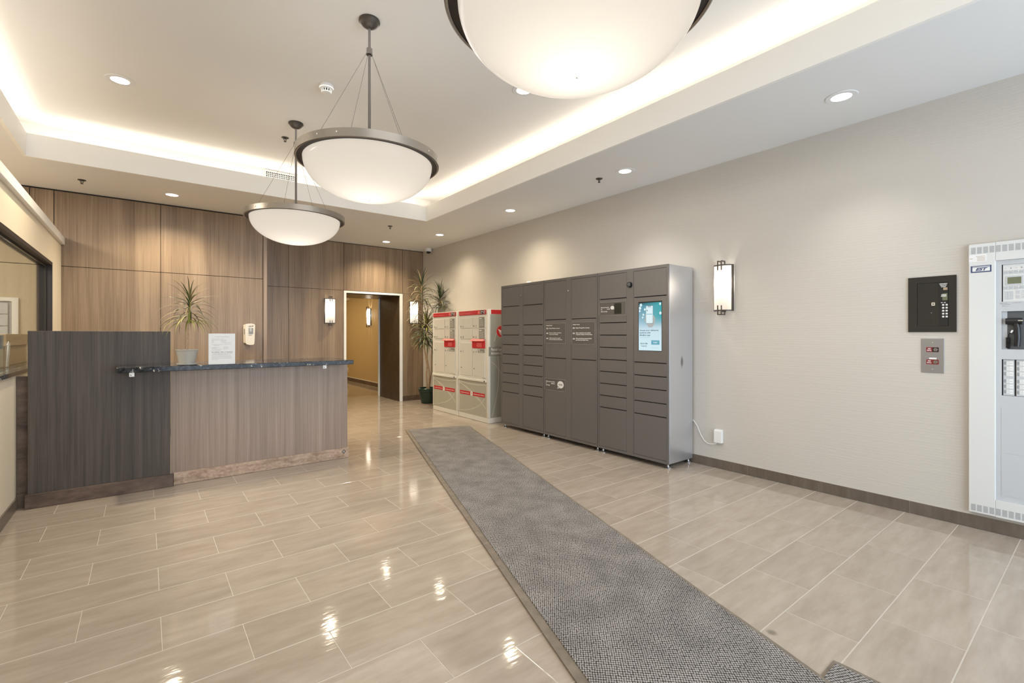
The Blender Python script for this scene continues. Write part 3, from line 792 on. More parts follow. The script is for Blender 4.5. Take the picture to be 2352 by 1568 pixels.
for loc, rz, lab, e, c in (((RW, 2.332, 1.745), RIGHT, 'opal wall sconce beside the grey lockers on the beige wall', 2.4, SOFT),
                     ((2.578, YR, 1.715), 0, 'opal wall sconce on the wood panels left of the doorway', 2.6, SOFT),
                     ((4.193, YR, 1.735), 0, 'opal wall sconce partly behind the tall plant right of the doorway', 2.6, SOFT),
                     ((4.53, 11.70, 1.745), RIGHT, 'opal wall sconce on the tan hallway wall seen through the doorway', 7, SOFT)):
    if sc0 is None: sc0 = make_sconce(); o = sc0
    else: o = dup(sc0)
    o.location = loc; o.rotation_euler = (0, 0, rz); o['label'] = lab
    off = Matrix.Rotation(rz, 3, 'Z') @ Vector((0, -0.045, 0.05))
    lamp('sconce_bulb', 'POINT', Vector(loc) + off, e, c, radius=0.02)

# ------------------------------------------------------------------ reception desk
r = thing('reception_desk', (0.94, 5.3, 0), 0, 'wood veneer reception desk body with pale mottled kick board under the granite top', 'desk')
B(0.176, 1.692, 5.02, 5.045, 0.004, 0.998).build('front_panel', 'desk_veneer', r, world=True)
B(1.667, 1.692, 5.046, 5.75, 0.004, 0.998).build('side_panel', 'desk_veneer', r, world=True)
B(0.19, 1.666, 5.40, 5.42, 0.004, 0.998).build('inner_panel', 'desk_veneer', r, world=True)
k = MB().box(0.195, 1.702, 5.006, 5.0195, 0.001, 0.108, 0.002).build('kick_board', 'base_light', r, world=True)
k['label'] = 'pale mottled kick board'
B(1.6925, 1.702, 5.0205, 5.75, 0.001, 0.108).build('kick_board', 'base_light', r, world=True)
dm = MB().prism_xz([(1.651, 0.045), (1.676, 0.070), (1.651, 0.095), (1.626, 0.070)], 5.0045, 5.0058).build('diamond_mark', 'base_dark', k, world=True)
dm2 = MB().prism_xz([(1.651, 0.056), (1.665, 0.070), (1.651, 0.084), (1.637, 0.070)], 5.0035, 5.0044).build('diamond_mark', 'mail_side', k, world=True)

r = thing('privacy_panel', (-0.26, 5.0, 0), 0, 'tall dark grey wood panel standing left of the reception counter', 'panel')
B(-0.690, 0.172, 4.985, 5.022, 0.004, 1.327, 0.001).build('board', 'panel_veneer', r, world=True)
B(-0.705, 0.192, 4.972, 4.9845, 0.001, 0.108, 0.002).build('kick_board', 'base_dark', r, world=True)
B(-0.757, -0.692, 5.055, 5.085, 0.004, 0.985).build('filler_board', 'base_dark', r, world=True)
B(-0.757, -0.692, 5.042, 5.0545, 0.001, 0.108).build('kick_board', 'base_dark', r, world=True)

r = thing('counter_top', (0.75, 5.0, 1.0), 0, 'polished black granite counter top with white flecks over the desk', 'worktop')
MB().box(-0.174, 1.668, 4.76, 4.984, 1.0, 1.042, 0.004).build('front_slab', 'granite', r, world=True)
MB().box(0.174, 1.668, 4.9845, 5.46, 1.0, 1.042).build('rear_slab', 'granite', r, world=True)
for x in (-0.082, 1.388):
    t = B(x - 0.016, x + 0.016, 4.766, 4.768, 0.968, 0.9995).build('tag', 'paper', r, world=True)
    MB().prism_xz(circ(x - 0.006, 0.980, 0.004, 10), 4.765, 4.7659).build('tag_print', 'ink', t, world=True)

# information sheet in a clear stand
r = thing('sign_holder', (0.5275, 4.775, 1.042), 0, 'white printed information sheet in a clear stand on the granite counter', 'sign')
B(-0.098, 0.098, 0.0, 0.002, 0.001, 0.264).build('sheet', 'paper', r)
B(-0.099, 0.099, 0.0022, 0.004, 0.0005, 0.266).build('stand_back', 'white_plastic', r)
B(-0.099, 0.099, 0.004, 0.05, 0.0005, 0.003).build('stand_foot', 'white_plastic', r)
text('CONTACT INFORMATION', r, 'soft_ink', 0, 0.2355, -0.0006, 0.0052, 0.108, 'CENTER')
v = MB()
for z, x0, x1 in ((0.218, -0.076, -0.018), (0.218, -0.007, 0.010), (0.210, -0.076, -0.012), (0.210, -0.007, 0.034), (0.202, -0.076, -0.060), (0.202, -0.007, 0.032), (0.194, -0.076, -0.060), (0.194, -0.007, 0.030), (0.186, -0.076, -0.062), (0.186, -0.007, 0.073), (0.170, -0.076, 0.01), (0.173, 0.016, 0.070), (0.162, -0.06, -0.02), (0.146, -0.076, -0.024), (0.149, 0.012, 0.046), (0.139, -0.076, -0.04), (0.141, 0.012, 0.052), (0.131, -0.076, 0.0), (0.132, 0.008, 0.044), (0.121, -0.076, -0.008),
                  (0.096, -0.076, 0.08), (0.089, -0.07, 0.078), (0.082, -0.076, 0.05), (0.074, -0.076, 0.066), (0.066, -0.076, 0.076), (0.058, -0.076, 0.07), (0.050, -0.076, 0.078), (0.042, -0.076, -0.03)):
    x = x0
    while x < x1:
        l = random.uniform(0.006, 0.016); v.box(x, min(x + l, x1), -0.0005, -0.0002, z, z + 0.0017); x += l + 0.003
v.build('body_print', 'soft_ink', r)
v = MB()
for x0, x1 in ((-0.076, -0.060), (-0.056, -0.018), (-0.010, 0.012), (0.019, 0.027), (0.033, 0.080)): v.box(x0, x1, -0.0005, -0.0002, 0.1040, 0.1072)
v.build('heading_print', 'ink', r)

# soap dispenser on the wood wall
r = thing('soap_dispenser', (1.143, YB, 1.306), 0, 'cream wall mounted soap dispenser on the wood panels above the counter', 'dispenser')
B(-0.068, 0.045, -0.035, -0.0005, -0.125, 0.130, 0.006, 2).build('back_plate', 'cream_plastic', r, True)
pts = [(-0.052, -0.120), (-0.040, -0.140), (0.0, -0.150), (0.04, -0.148), (0.054, -0.135), (0.058, -0.08), (0.064, 0.12), (0.055, 0.138), (0.02, 0.146), (-0.03, 0.143), (-0.054, 0.136), (-0.058, 0.05)]
MB().prism_xz(pts, -0.095, -0.0355).build('cover', 'cream_plastic', r)
MB().prism_xz(rrect(-0.016, 0.040, 0.0, 0.085, 0.004), -0.0965, -0.0951).build('window', 'panel_mid', r)
MB().prism_xz(rrect(-0.004, 0.022, 0.035, 0.082, 0.006), -0.0975, -0.0966).build('window_glint', 'panel_grey', r)
v = MB()
for k, (w_, hh_) in enumerate(((0.006, 0.014), (0.005, 0.018), (0.007, 0.016), (0.004, 0.008), (0.006, 0.018), (0.007, 0.017))):
    x = -0.016 + k * 0.0096; v.prism_xz([(x, 0.098 + k * 0.0008), (x + w_, 0.098 + k * 0.0008), (x + w_ + 0.005, 0.098 + hh_ + k * 0.0008), (x + 0.005, 0.098 + hh_ + k * 0.0008)], -0.0958, -0.0951)
for k in range(4): v.box(-0.014 + k * 0.010, -0.007 + k * 0.010, -0.0958, -0.0951, -0.020, -0.012)
v.build('logo_print', 'ink', r)
B(-0.062, -0.0585, -0.048, -0.0355, 0.0, 0.07).build('side_slot', 'panel_dark', r)

# ------------------------------------------------------------------ plants
def leaf(p, az, L, elev, droop, w, n=7, clamp=None, twist=0.0):
    p = Vector(p); vs = []; fs = []
    e = elev
    side = Vector((-math.sin(az), math.cos(az), 0))
    q = p.copy()
    for k in range(n + 1):
        t = k / n
        ww = w * (0.55 + 1.2 * t if t < 0.3 else 0.91 * (1 - ((t - 0.3) / 0.7) ** 1.6)) + 0.0006
        d = Vector((math.cos(az) * math.cos(e), math.sin(az) * math.cos(e), math.sin(e)))
        up = side.cross(d)
        for s_, dz in ((-1, 0.22), (0, 0), (1, 0.22)):
            vs.append(q + side * ww * 0.5 * s_ - up * ww * dz * -1)
        if k < n:
            q = q + d * (L / n); e -= droop / n * (0.6 + 0.8 * t)
            az2 = az + twist * t
    for k in range(n):
        a = 3 * k; fs += [(a, a + 1, a + 4, a + 3), (a + 1, a + 2, a + 5, a + 4)]
    if clamp: vs = [clamp(v) for v in vs]
    m_ = MB(); m_.add(vs, fs); return m_


def smooth_leaf(mb, mat, parent, **k):
    me = bpy.data.meshes.new('leaf'); me.from_pydata(mb.v, [], mb.f); me.materials.append(M[mat])
    for p in me.polygons: p.use_smooth = True
    return link('leaf', me, parent, **k)


random.seed(11)
r = thing('potted_plant', (0.283, 4.868, 1.042), 0, 'small spiky dracaena in a grey pot on the granite counter', 'plant')
MB().lathe([(0.0005, 0.0005), (0.066, 0.0005), (0.074, 0.004), (0.075, 0.018), (0.070, 0.018), (0.066, 0.008), (0.0005, 0.008)], 40).build('saucer', 'pot_grey', r, True)
MB().lathe([(0.0005, 0.009), (0.058, 0.009), (0.061, 0.03), (0.079, 0.122), (0.084, 0.125), (0.083, 0.131), (0.076, 0.131), (0.074, 0.110), (0.0005, 0.110)], 40).build('pot', 'pot_grey', r, True)
MB().lathe([(0.0005, 0.114), (0.0735, 0.112)], 30).build('soil', 'soil', r)
def clp(v):
    if v.x + 0.283 < 0.195 and v.z + 1.042 < 1.35 and v.y + 4.868 > 4.966: return Vector((v.x, 4.966 - 4.868, v.z))
    return v
stem = [(0.0, 0, 0.11), (0.003, 0, 0.2), (0.007, 0, 0.32), (0.012, 0, 0.36)]
MB().tube(stem, 0.0065, 8).build('stem', 'bark', r, True)
MB().tube([(0.012, 0, 0.355), (0.016, 0, 0.45), (0.021, 0, 0.56)], 0.008, 8, 0.004).build('stem', 'leaf_yellow', r, True)
for i in range(74):
    t = (i / 73) ** 0.9
    z = 0.37 + 0.20 * t; az = i * 2.399963 + random.uniform(-0.3, 0.3)
    el = math.radians(-2 + 82 * t ** 2.2 + random.uniform(-10, 10)); dr = math.radians(random.uniform(85, 125) * (1.05 - 0.65 * t ** 2.5))
    ln = random.uniform(0.22, 0.33) * (1 - 0.25 * t)
    mt = random.choice(('leaf_olive', 'leaf_olive', 'leaf_green', 'leaf_pale', 'leaf_dark')) if t > 0.15 else 'leaf_yellow'
    if t > 0.85: mt = random.choice(('leaf_dark', 'leaf_green', 'leaf_olive', 'leaf_olive'))
    smooth_leaf(leaf((0.012 + 0.009 * t, 0, z), az, ln, el, dr, 0.012, 8, clp), mt, r)
for az, ln in ((PI - 0.1, 0.27), (0.1, 0.27), (0.3, 0.24)):
    smooth_leaf(leaf((0.012, 0, 0.35), az, ln, math.radians(28), math.radians(128), 0.015, 9, clp), 'leaf_yellow', r)

r = thing('potted_plant', (4.185, 7.95, 0), 0, 'tall branching dracaena in a dark green ribbed pot in the corner', 'plant')
MB().lathe([(0.0005, 0.001), (0.135, 0.001), (0.142, 0.018), (0.134, 0.020), (0.128, 0.010), (0.0005, 0.010)], 40).build('saucer', 'terracotta', r, True)
MB().lathe([(0.0005, 0.012), (0.110, 0.012), (0.118, 0.03), (0.150, 0.15), (0.156, 0.235)], 96, flute=24, fl=0.018).build('pot', 'pot_green', r, True)
MB().lathe([(0.150, 0.232), (0.176, 0.240), (0.180, 0.298), (0.172, 0.306), (0.160, 0.300), (0.156, 0.262), (0.0005, 0.262)], 48).build('pot_rim', 'pot_green', r, True)
MB().lathe([(0.0005, 0.268), (0.156, 0.266)], 30).build('soil', 'soil', r)
def cl(v):
    x = min(v.x + 4.185, RW - 0.006); y = min(v.y + 7.95, YR - 0.02); z = v.z
    if z < 1.69 and y < 7.345 and x > 3.93: y = 7.345
    if y > 8.40 and 1.4 < z < 2.05 and x > 4.0: y = 8.40
    return Vector((x - 4.185, y - 7.95, z))
sA = [(-0.01, 0, 0.26), (-0.04, -0.02, 0.55), (-0.03, -0.03, 0.72), (-0.09, -0.05, 1.0), (-0.13, -0.04, 1.35), (-0.14, -0.04, 1.8), (-0.155, -0.05, 2.24)]
sB = [(0.03, 0.02, 0.26), (0.06, -0.03, 0.6), (0.03, -0.1, 1.0), (0.08, -0.18, 1.5), (0.13, -0.22, 1.78), (0.135, -0.225, 2.02)]
sC = [(0.0, -0.03, 0.26), (0.01, -0.04, 0.6), (-0.04, -0.05, 0.85), (-0.06, -0.08, 1.2), (-0.07, -0.09, 1.55)]
for s_, ra, rb in ((sA, 0.019, 0.010), (sB, 0.016, 0.010), (sC, 0.015, 0.010)): MB().tube([cl(Vector(q)) for q in s_], ra, 8, rb).build('stem', 'bark', r, True)
def along(pts, z):
    for a, b2 in zip(pts, pts[1:]):
        if a[2] <= z <= b2[2]:
            t = (z - a[2]) / (b2[2] - a[2]); return [a[i] + (b2[i] - a[i]) * t for i in range(3)]
    return list(pts[-1])
def crown(pts, z0, z1, n, lmin, lmax, mats, e0, e1, dmin, dmax, w):
    for i in range(n):
        t = i / (n - 1); z = z0 + (z1 - z0) * t
        az = i * 2.399963 + random.uniform(-0.4, 0.4)
        el = math.radians(e0 + (e1 - e0) * t ** 2 + random.uniform(-12, 12)); dr = math.radians(random.uniform(dmin, dmax)) * (1.05 - 0.7 * t ** 3)
        smooth_leaf(leaf(along(pts, z), az, random.uniform(lmin, lmax) * (1 - 0.15 * t), el, dr, w, 6, cl), random.choice(mats), r)
crown(sA, 1.86, 2.25, 66, 0.32, 0.50, ('leaf_green', 'leaf_olive', 'leaf_pale', 'leaf_dark', 'leaf_dark'), 15, 82, 105, 150, 0.021)
crown(sB, 1.78, 2.03, 62, 0.30, 0.42, ('leaf_dark', 'leaf_dark', 'leaf_green', 'leaf_pale'), 10, 85, 90, 135, 0.021)
crown(sA, 1.48, 1.90, 24, 0.30, 0.44, ('leaf_olive', 'leaf_dark', 'leaf_pale'), 0, 30, 80, 120, 0.020)
crown(sC, 1.10, 1.56, 90, 0.30, 0.50, ('leaf_green', 'leaf_olive', 'leaf_yellow', 'leaf_dark', 'leaf_green', 'leaf_dark'), 5, 70, 95, 145, 0.027)
crown(sA, 1.12, 1.50, 56, 0.28, 0.46, ('leaf_green', 'leaf_olive', 'leaf_dark'), 0, 30, 95, 140, 0.025)

# ------------------------------------------------------------------ entrance mats
random.seed(5)
def make_mat(name, w, l, loc, rz, label, wav, z0, z1):
    r = thing(name, loc, rz, label, 'mat', 'grey woven entrance mats')
    pts = []
    def edge(a, b, n, nx, ny):
        for k in range(n):
            t = k / n; j = random.uniform(-wav, wav)
            pts.append((a[0] + (b[0] - a[0]) * t + nx * j, a[1] + (b[1] - a[1]) * t + ny * j))
    edge((-w / 2, -l / 2), (w / 2, -l / 2), 6, 0, 1); edge((w / 2, -l / 2), (w / 2, l / 2), 34, 1, 0)
    edge((w / 2, l / 2), (-w / 2, l / 2), 6, 0, 1); edge((-w / 2, l / 2), (-w / 2, -l / 2), 30, 0.3, 0)
    MB().prism_xy(pts, z0, z1 - 0.003).build('rubber_border', 'mat_rubber', r)
    q = MB().box(-w / 2 + 0.042, w / 2 - 0.024, -l / 2 + 0.035, l / 2 - 0.014, z1 - 0.003, z1 + 0.002).build('pile', 'mat_pile', r, kind='stuff')
    return r
def fwd(d_): return (math.sin(math.radians(17.9)) * d_, math.cos(math.radians(17.9)) * d_)
cx, cy = (2.781 + 3.623) / 2, (5.93 + 5.65) / 2
ll = 6.6; f_ = fwd(-ll / 2)
make_mat('floor_mat', 0.886, ll, (cx + f_[0], cy + f_[1], 0), math.radians(-17.9), 'long grey woven runner mat lying across the tile floor', 0.004, 0.0075, 0.014)
make_mat('floor_mat', 1.62, 1.5, (1.358, -0.052, 0), 0, 'second grey mat whose corner shows under the runner at the picture bottom', 0.002, 0.0008, 0.0055)

# ------------------------------------------------------------------ grey parcel lockers
FX = 3.97
Zb = [0.078, 0.507, 0.638, 0.769, 0.901, 1.032, 1.164, 1.298, 1.432, 1.692, 1.948]
def make_locker(yc, label, left, right, lock):
    r = thing('parcel_locker', (FX, yc, 0), RIGHT, label, 'locker', 'grey steel parcel locker units')
    hw = 0.447
    B(-hw, hw, 0.020, 0.422, 0.048, 1.98, 0.002).build('body', 'locker_side_paint', r)
    f = MB()
    f.box(-hw, -0.4285, 0, 0.0195, 0.048, 1.98).box(0.4285, hw, 0, 0.0195, 0.048, 1.98).box(-0.4285, 0.4285, 0, 0.0195, 1.950, 1.98).box(-0.4285, 0.4285, 0, 0.0195, 0.048, 0.075).box(-0.0505, 0.0365, 0.0005, 0.0195, 0.075, 1.950)
    f.build('frame', 'locker_paint', r)
    B(-0.4285, 0.4285, 0.0155, 0.0198, 0.0755, 1.9495).build('shadow_back', 'dark_gap', r)
    doors = {}
    for x0, x1, zs, key in ((-0.4265, -0.0530, left, 'L'), (0.0390, 0.4265, right, 'R')):
        for i in range(len(zs) - 1):
            a, b2 = zs[i], zs[i + 1]
            top = b2 - (0.010 if i < len(zs) - 2 else 0.0005)
            dr = MB().box(x0, x1, 0.0008, 0.015, a, top, 0.0008)
            dr.box(x0, x0 + 0.008, 0.0008, 0.015, top, b2 - 0.0005) if i < len(zs) - 2 else None
            doors[key, i] = dr.build('door', 'locker_paint', r)
    if lock == 'key':
        MB().cyl((-0.007, 0.0005, 1.82), (-0.007, -0.008, 1.82), 0.011, n=16).cyl((-0.007, -0.008, 1.82), (-0.007, -0.011, 1.82), 0.007, n=12).build('lock', 'chrome', r, True)
    else:
        k = MB().cyl((-0.007, 0.0005, 1.815), (-0.007, -0.022, 1.815), 0.030, 0.026, n=24).lathe([(0.0005, 0)], 3).build('camera_lens', 'black_plastic', r, True)
        MB().cyl((-0.007, -0.0222, 1.815), (-0.007, -0.028, 1.815), 0.019, 0.012, n=20).build('lens_ring', 'panel_dark', k, True)
        MB().cyl((-0.022, -0.0225, 1.820), (-0.022, -0.0235, 1.820), 0.005, n=8).build('lens_glint', 'chrome', k)
    for x in (-hw + 0.045, hw - 0.03):
        for y in (0.04, 0.39):
            MB().lathe([(0.0005, 0.0005), (0.032, 0.0005), (0.033, 0.007), (0.023, 0.015), (0.013, 0.022), (0.012, 0.028), (0.006, 0.029), (0.006, 0.048), (0.0005, 0.048)], 20, (x, y, 0)).build('foot', 'chrome', r, True)
    return r, doors

def poster(door, x0, x1, z0, z1):
    p = B(x0, x1, -0.0012, 0.0004, z0, z1).build('poster', 'poster_film', door)
    e = MB(); w = 0.0022
    e.box(x0, x1, -0.0022, -0.0013, z1 - w, z1).box(x1 - w, x1, -0.0022, -0.0013, z0, z1 - w).box(x0, x0 + w, -0.0022, -0.0013, z0, z1 - w).box(x0 + 0.02, x1 - w, -0.0022, -0.0013, z0, z0 + w)
    return p, e

g1, d1 = make_locker(4.905, 'grey parcel locker unit next to the mail lockers, many narrow doors', Zb, Zb, 'key')
g2, d2 = make_locker(4.005, 'grey parcel locker unit in the middle with large doors and printed instructions', [0.078, 1.015, 1.487, 1.948], [0.078, 1.015, 1.487, 1.948], 'key')
g3, d3 = make_locker(3.105, 'grey parcel locker unit with the lit touch screen', [0.078] + Zb[1:8] + [1.432, 1.690, 1.948], [0.078, 0.500, 0.631, 0.762, 0.892, 1.024, 1.685, 1.948], 'cam')
B(0.4285 + 0.004, 0.4285 + 0.010, -0.0006, 0.0004, 0.10, 0.112).build('screw', 'panel_dark', g3)

p, e = poster(d2['L', 1], -0.424, -0.055, 1.190, 1.440); e.build('poster_edge', 'poster_edge', d2['L', 1])
text('Pickup Parcel', d2['L', 1], 'white_ink', -0.398, 1.408, -0.0018, 0.011, 0.105, bold=0.0006)
for z, nn, ls in ((1.372, '01', ('Select "Pickup" on screen',)), (1.312, '02', ('Enter your delivery code found', 'on your text message')), (1.248, '03', ('Collect parcel from opened', 'locker and close the locker door'))):
    text(nn, d2['L', 1], 'white_ink', -0.396, z - 0.004, -0.0018, 0.016, 0.034, bold=0.001)
    for i, l in enumerate(ls):
        text(l, d2['L', 1], 'white_ink', -0.345, z - 0.018 * i + (0.004 if len(ls) > 1 else 0), -0.0018, 0.0095, (0.19, 0.215, 0.16, 0.20, 0.235)[0 if nn == '01' else (1 + i if nn == '02' else 3 + i)], bold=0.0006)
p, e = poster(d2['R', 1], 0.045, 0.410, 1.187, 1.446); e.build('poster_edge', 'poster_edge', d2['R', 1])
text('Deliver Parcel', d2['R', 1], 'white_ink', 0.066, 1.411, -0.0018, 0.011, 0.108, bold=0.0006)
for z, nn, ls in ((1.372, '01', ('Select "Dropoff" on screen',)), (1.310, '02', ("Enter recipient's unit number", 'or phone number on the screen')), (1.246, '03', ('Place parcel into opened locker', 'and close the locker door'))):
    text(nn, d2['R', 1], 'white_ink', 0.066, z - 0.004, -0.0018, 0.017, 0.034, bold=0.001)
    for i, l in enumerate(ls):
        text(l, d2['R', 1], 'white_ink', 0.115, z - 0.018 * i + (0.004 if len(ls) > 1 else 0), -0.0018, 0.0105, {'010': 0.215, '020': 0.235, '021': 0.255, '030': 0.25, '031': 0.20}[nn + str(i)], bold=0.0008)
p, e = poster(d2['L', 0], -0.424, -0.055, 0.612, 0.756); e.build('poster_edge', 'poster_edge', d2['L', 0])
text('Make Sure Locker', d2['L', 0], 'white_ink', -0.405, 0.712, -0.0018, 0.012, 0.165, bold=0.0007)
text('Is', d2['L', 0], 'white_ink', -0.405, 0.690, -0.0018, 0.012, 0.014, bold=0.0007)
text('Before', d2['L', 0], 'white_ink', -0.308, 0.690, -0.0018, 0.012, 0.066, bold=0.0007)
text('Leaving', d2['L', 0], 'white_ink', -0.405, 0.668, -0.0018, 0.012, 0.072, bold=0.0007)
MB().prism_xz(circ(-0.142, 0.692, 0.055, 28, 0.044), -0.0022, -0.0014).prism_xz([(-0.182, 0.672), (-0.160, 0.652), (-0.200, 0.640)], -0.0022, -0.0014).build('speech_bubble', 'white_ink', d2['L', 0])
text('CLICK', d2['L', 0], 'poster_film', -0.142, 0.685, -0.0028, 0.017, 0.07, 'CENTER', bold=0.0012)
p, e = poster(d3['L', 8], -0.424, -0.058, 1.506, 1.652); e.build('poster_edge', 'poster_edge', d3['L', 8])
text('Make Sure You Hear', d3['L', 8], 'white_ink', -0.402, 1.590, -0.0018, 0.010, 0.118, bold=0.0006)
text('The', d3['L', 8], 'white_ink', -0.402, 1.568, -0.0018, 0.010, 0.022, bold=0.0006)
text('Sound', d3['L', 8], 'white_ink', -0.315, 1.572, -0.0018, 0.010, 0.042, bold=0.0006)
text('Before Leaving', d3['L', 8], 'white_ink', -0.402, 1.546, -0.0018, 0.010, 0.092, bold=0.0006)
MB().prism_xz(circ(-0.240, 1.588, 0.026, 22, 0.020), -0.0022, -0.0014).prism_xz([(-0.226, 1.576), (-0.220, 1.582), (-0.208, 1.565)], -0.0022, -0.0014).build('speech_bubble', 'white_ink', d3['L', 8])
B(-0.214, -0.118, -0.0022, -0.0014, 1.520, 1.634).build('poster_picture', 'phone_black', d3['L', 8])

# touch screen
s = B(0.098, 0.378, -0.0005, 0.0006, 1.135, 1.630).build('screen_bezel', 'black_plastic', d3['R', 5]); ym = -0.0012
q = B(0.1035, 0.3730, -0.0012, -0.0006, 1.140, 1.618).build('screen', 'screen_picture', d3['R', 5])
def scr(poly, mat, name, lvl): MB().prism_xz(poly, -0.0012 - 0.0004 * lvl, -0.0013 - 0.0004 * (lvl - 1)).build(name, mat, d3['R', 5])
hand = [(0.205, 1.40), (0.180, 1.425), (0.172, 1.45), (0.186, 1.462), (0.174, 1.475), (0.186, 1.487), (0.176, 1.498), (0.19, 1.508), (0.20, 1.512), (0.26, 1.512), (0.282, 1.490), (0.300, 1.460), (0.298, 1.425), (0.285, 1.395), (0.262, 1.372), (0.222, 1.372)]
scr(hand, 'screen_skin', 'hand_picture', 1)
scr(rrect(0.190, 0.276, 1.408, 1.590, 0.010), 'screen_navy', 'phone_picture', 2)
scr(rrect(0.193, 0.273, 1.412, 1.586, 0.008), 'screen_white', 'phone_picture', 3)
scr(rrect(0.213, 0.253, 1.579, 1.585, 0.002, 2), 'screen_dark', 'phone_notch', 4)
scr([(0.199, 1.500), (0.268, 1.500), (0.268, 1.506), (0.199, 1.506)], 'screen_button', 'phone_bar', 4)
scr(circ(0.207, 1.540, 0.006, 12), 'screen_dark', 'phone_dot', 4)
scr(rrect(0.212, 0.262, 1.568, 1.571, 0.001, 2), 'screen_button', 'phone_bar', 4)
for x, z, rr in ((0.131, 1.598, 0.014), (0.120, 1.567, 0.014), (0.116, 1.538, 0.010), (0.178, 1.552, 0.011), (0.160, 1.500, 0.010), (0.152, 1.472, 0.009), (0.356, 1.600, 0.011), (0.360, 1.510, 0.013)):
    scr(circ(x, z, rr, 18, rr * 1.1), 'screen_white', 'app_icon', 1)
def scrt(s_, x, z, h, w=None, al='LEFT', mat='screen_navy', b_=0.0006): text(s_, d3['R', 5], mat, x, z, -0.0022, h, w, al, bold=b_)
scrt('Access your deliveries', 0.116, 1.336, 0.0135, 0.225); scrt('anytime with', 0.116, 1.312, 0.0135, 0.130); scrt('BlueBox app.', 0.116, 1.288, 0.0135, 0.130)
scr([(0.116, 1.272), (0.235, 1.272), (0.235, 1.2735), (0.116, 1.2735)], 'screen_button', 'rule', 1)
scrt('06:23 PM', 0.125, 1.203, 0.013, 0.085); scrt('Tue Jul 22', 0.132, 1.180, 0.010, 0.068)
scr(rrect(0.254, 0.350, 1.200, 1.243, 0.003, 2), 'screen_button', 'start_button', 1)
text('START', d3['R', 5], 'screen_white', 0.302, 1.2155, -0.0024, 0.011, 0.046, 'CENTER', bold=0.0006)
scr([(0.262, 1.168), (0.338, 1.168), (0.338, 1.1695), (0.262, 1.1695)], 'screen_button', 'rule', 1)

r = thing('signal_box', (4.12, 4.92, 1.98), 0, 'tiny white round device on top of the grey lockers', 'device')
MB().lathe([(0.0005, 0.0005), (0.036, 0.0005), (0.037, 0.028), (0.030, 0.036), (0.0005, 0.038)], 24).build('body', 'white_plastic', r, True)
MB().lathe([(0.0375, 0.010), (0.0382, 0.012), (0.0375, 0.014)], 24).build('seam', 'panel_mid', r)

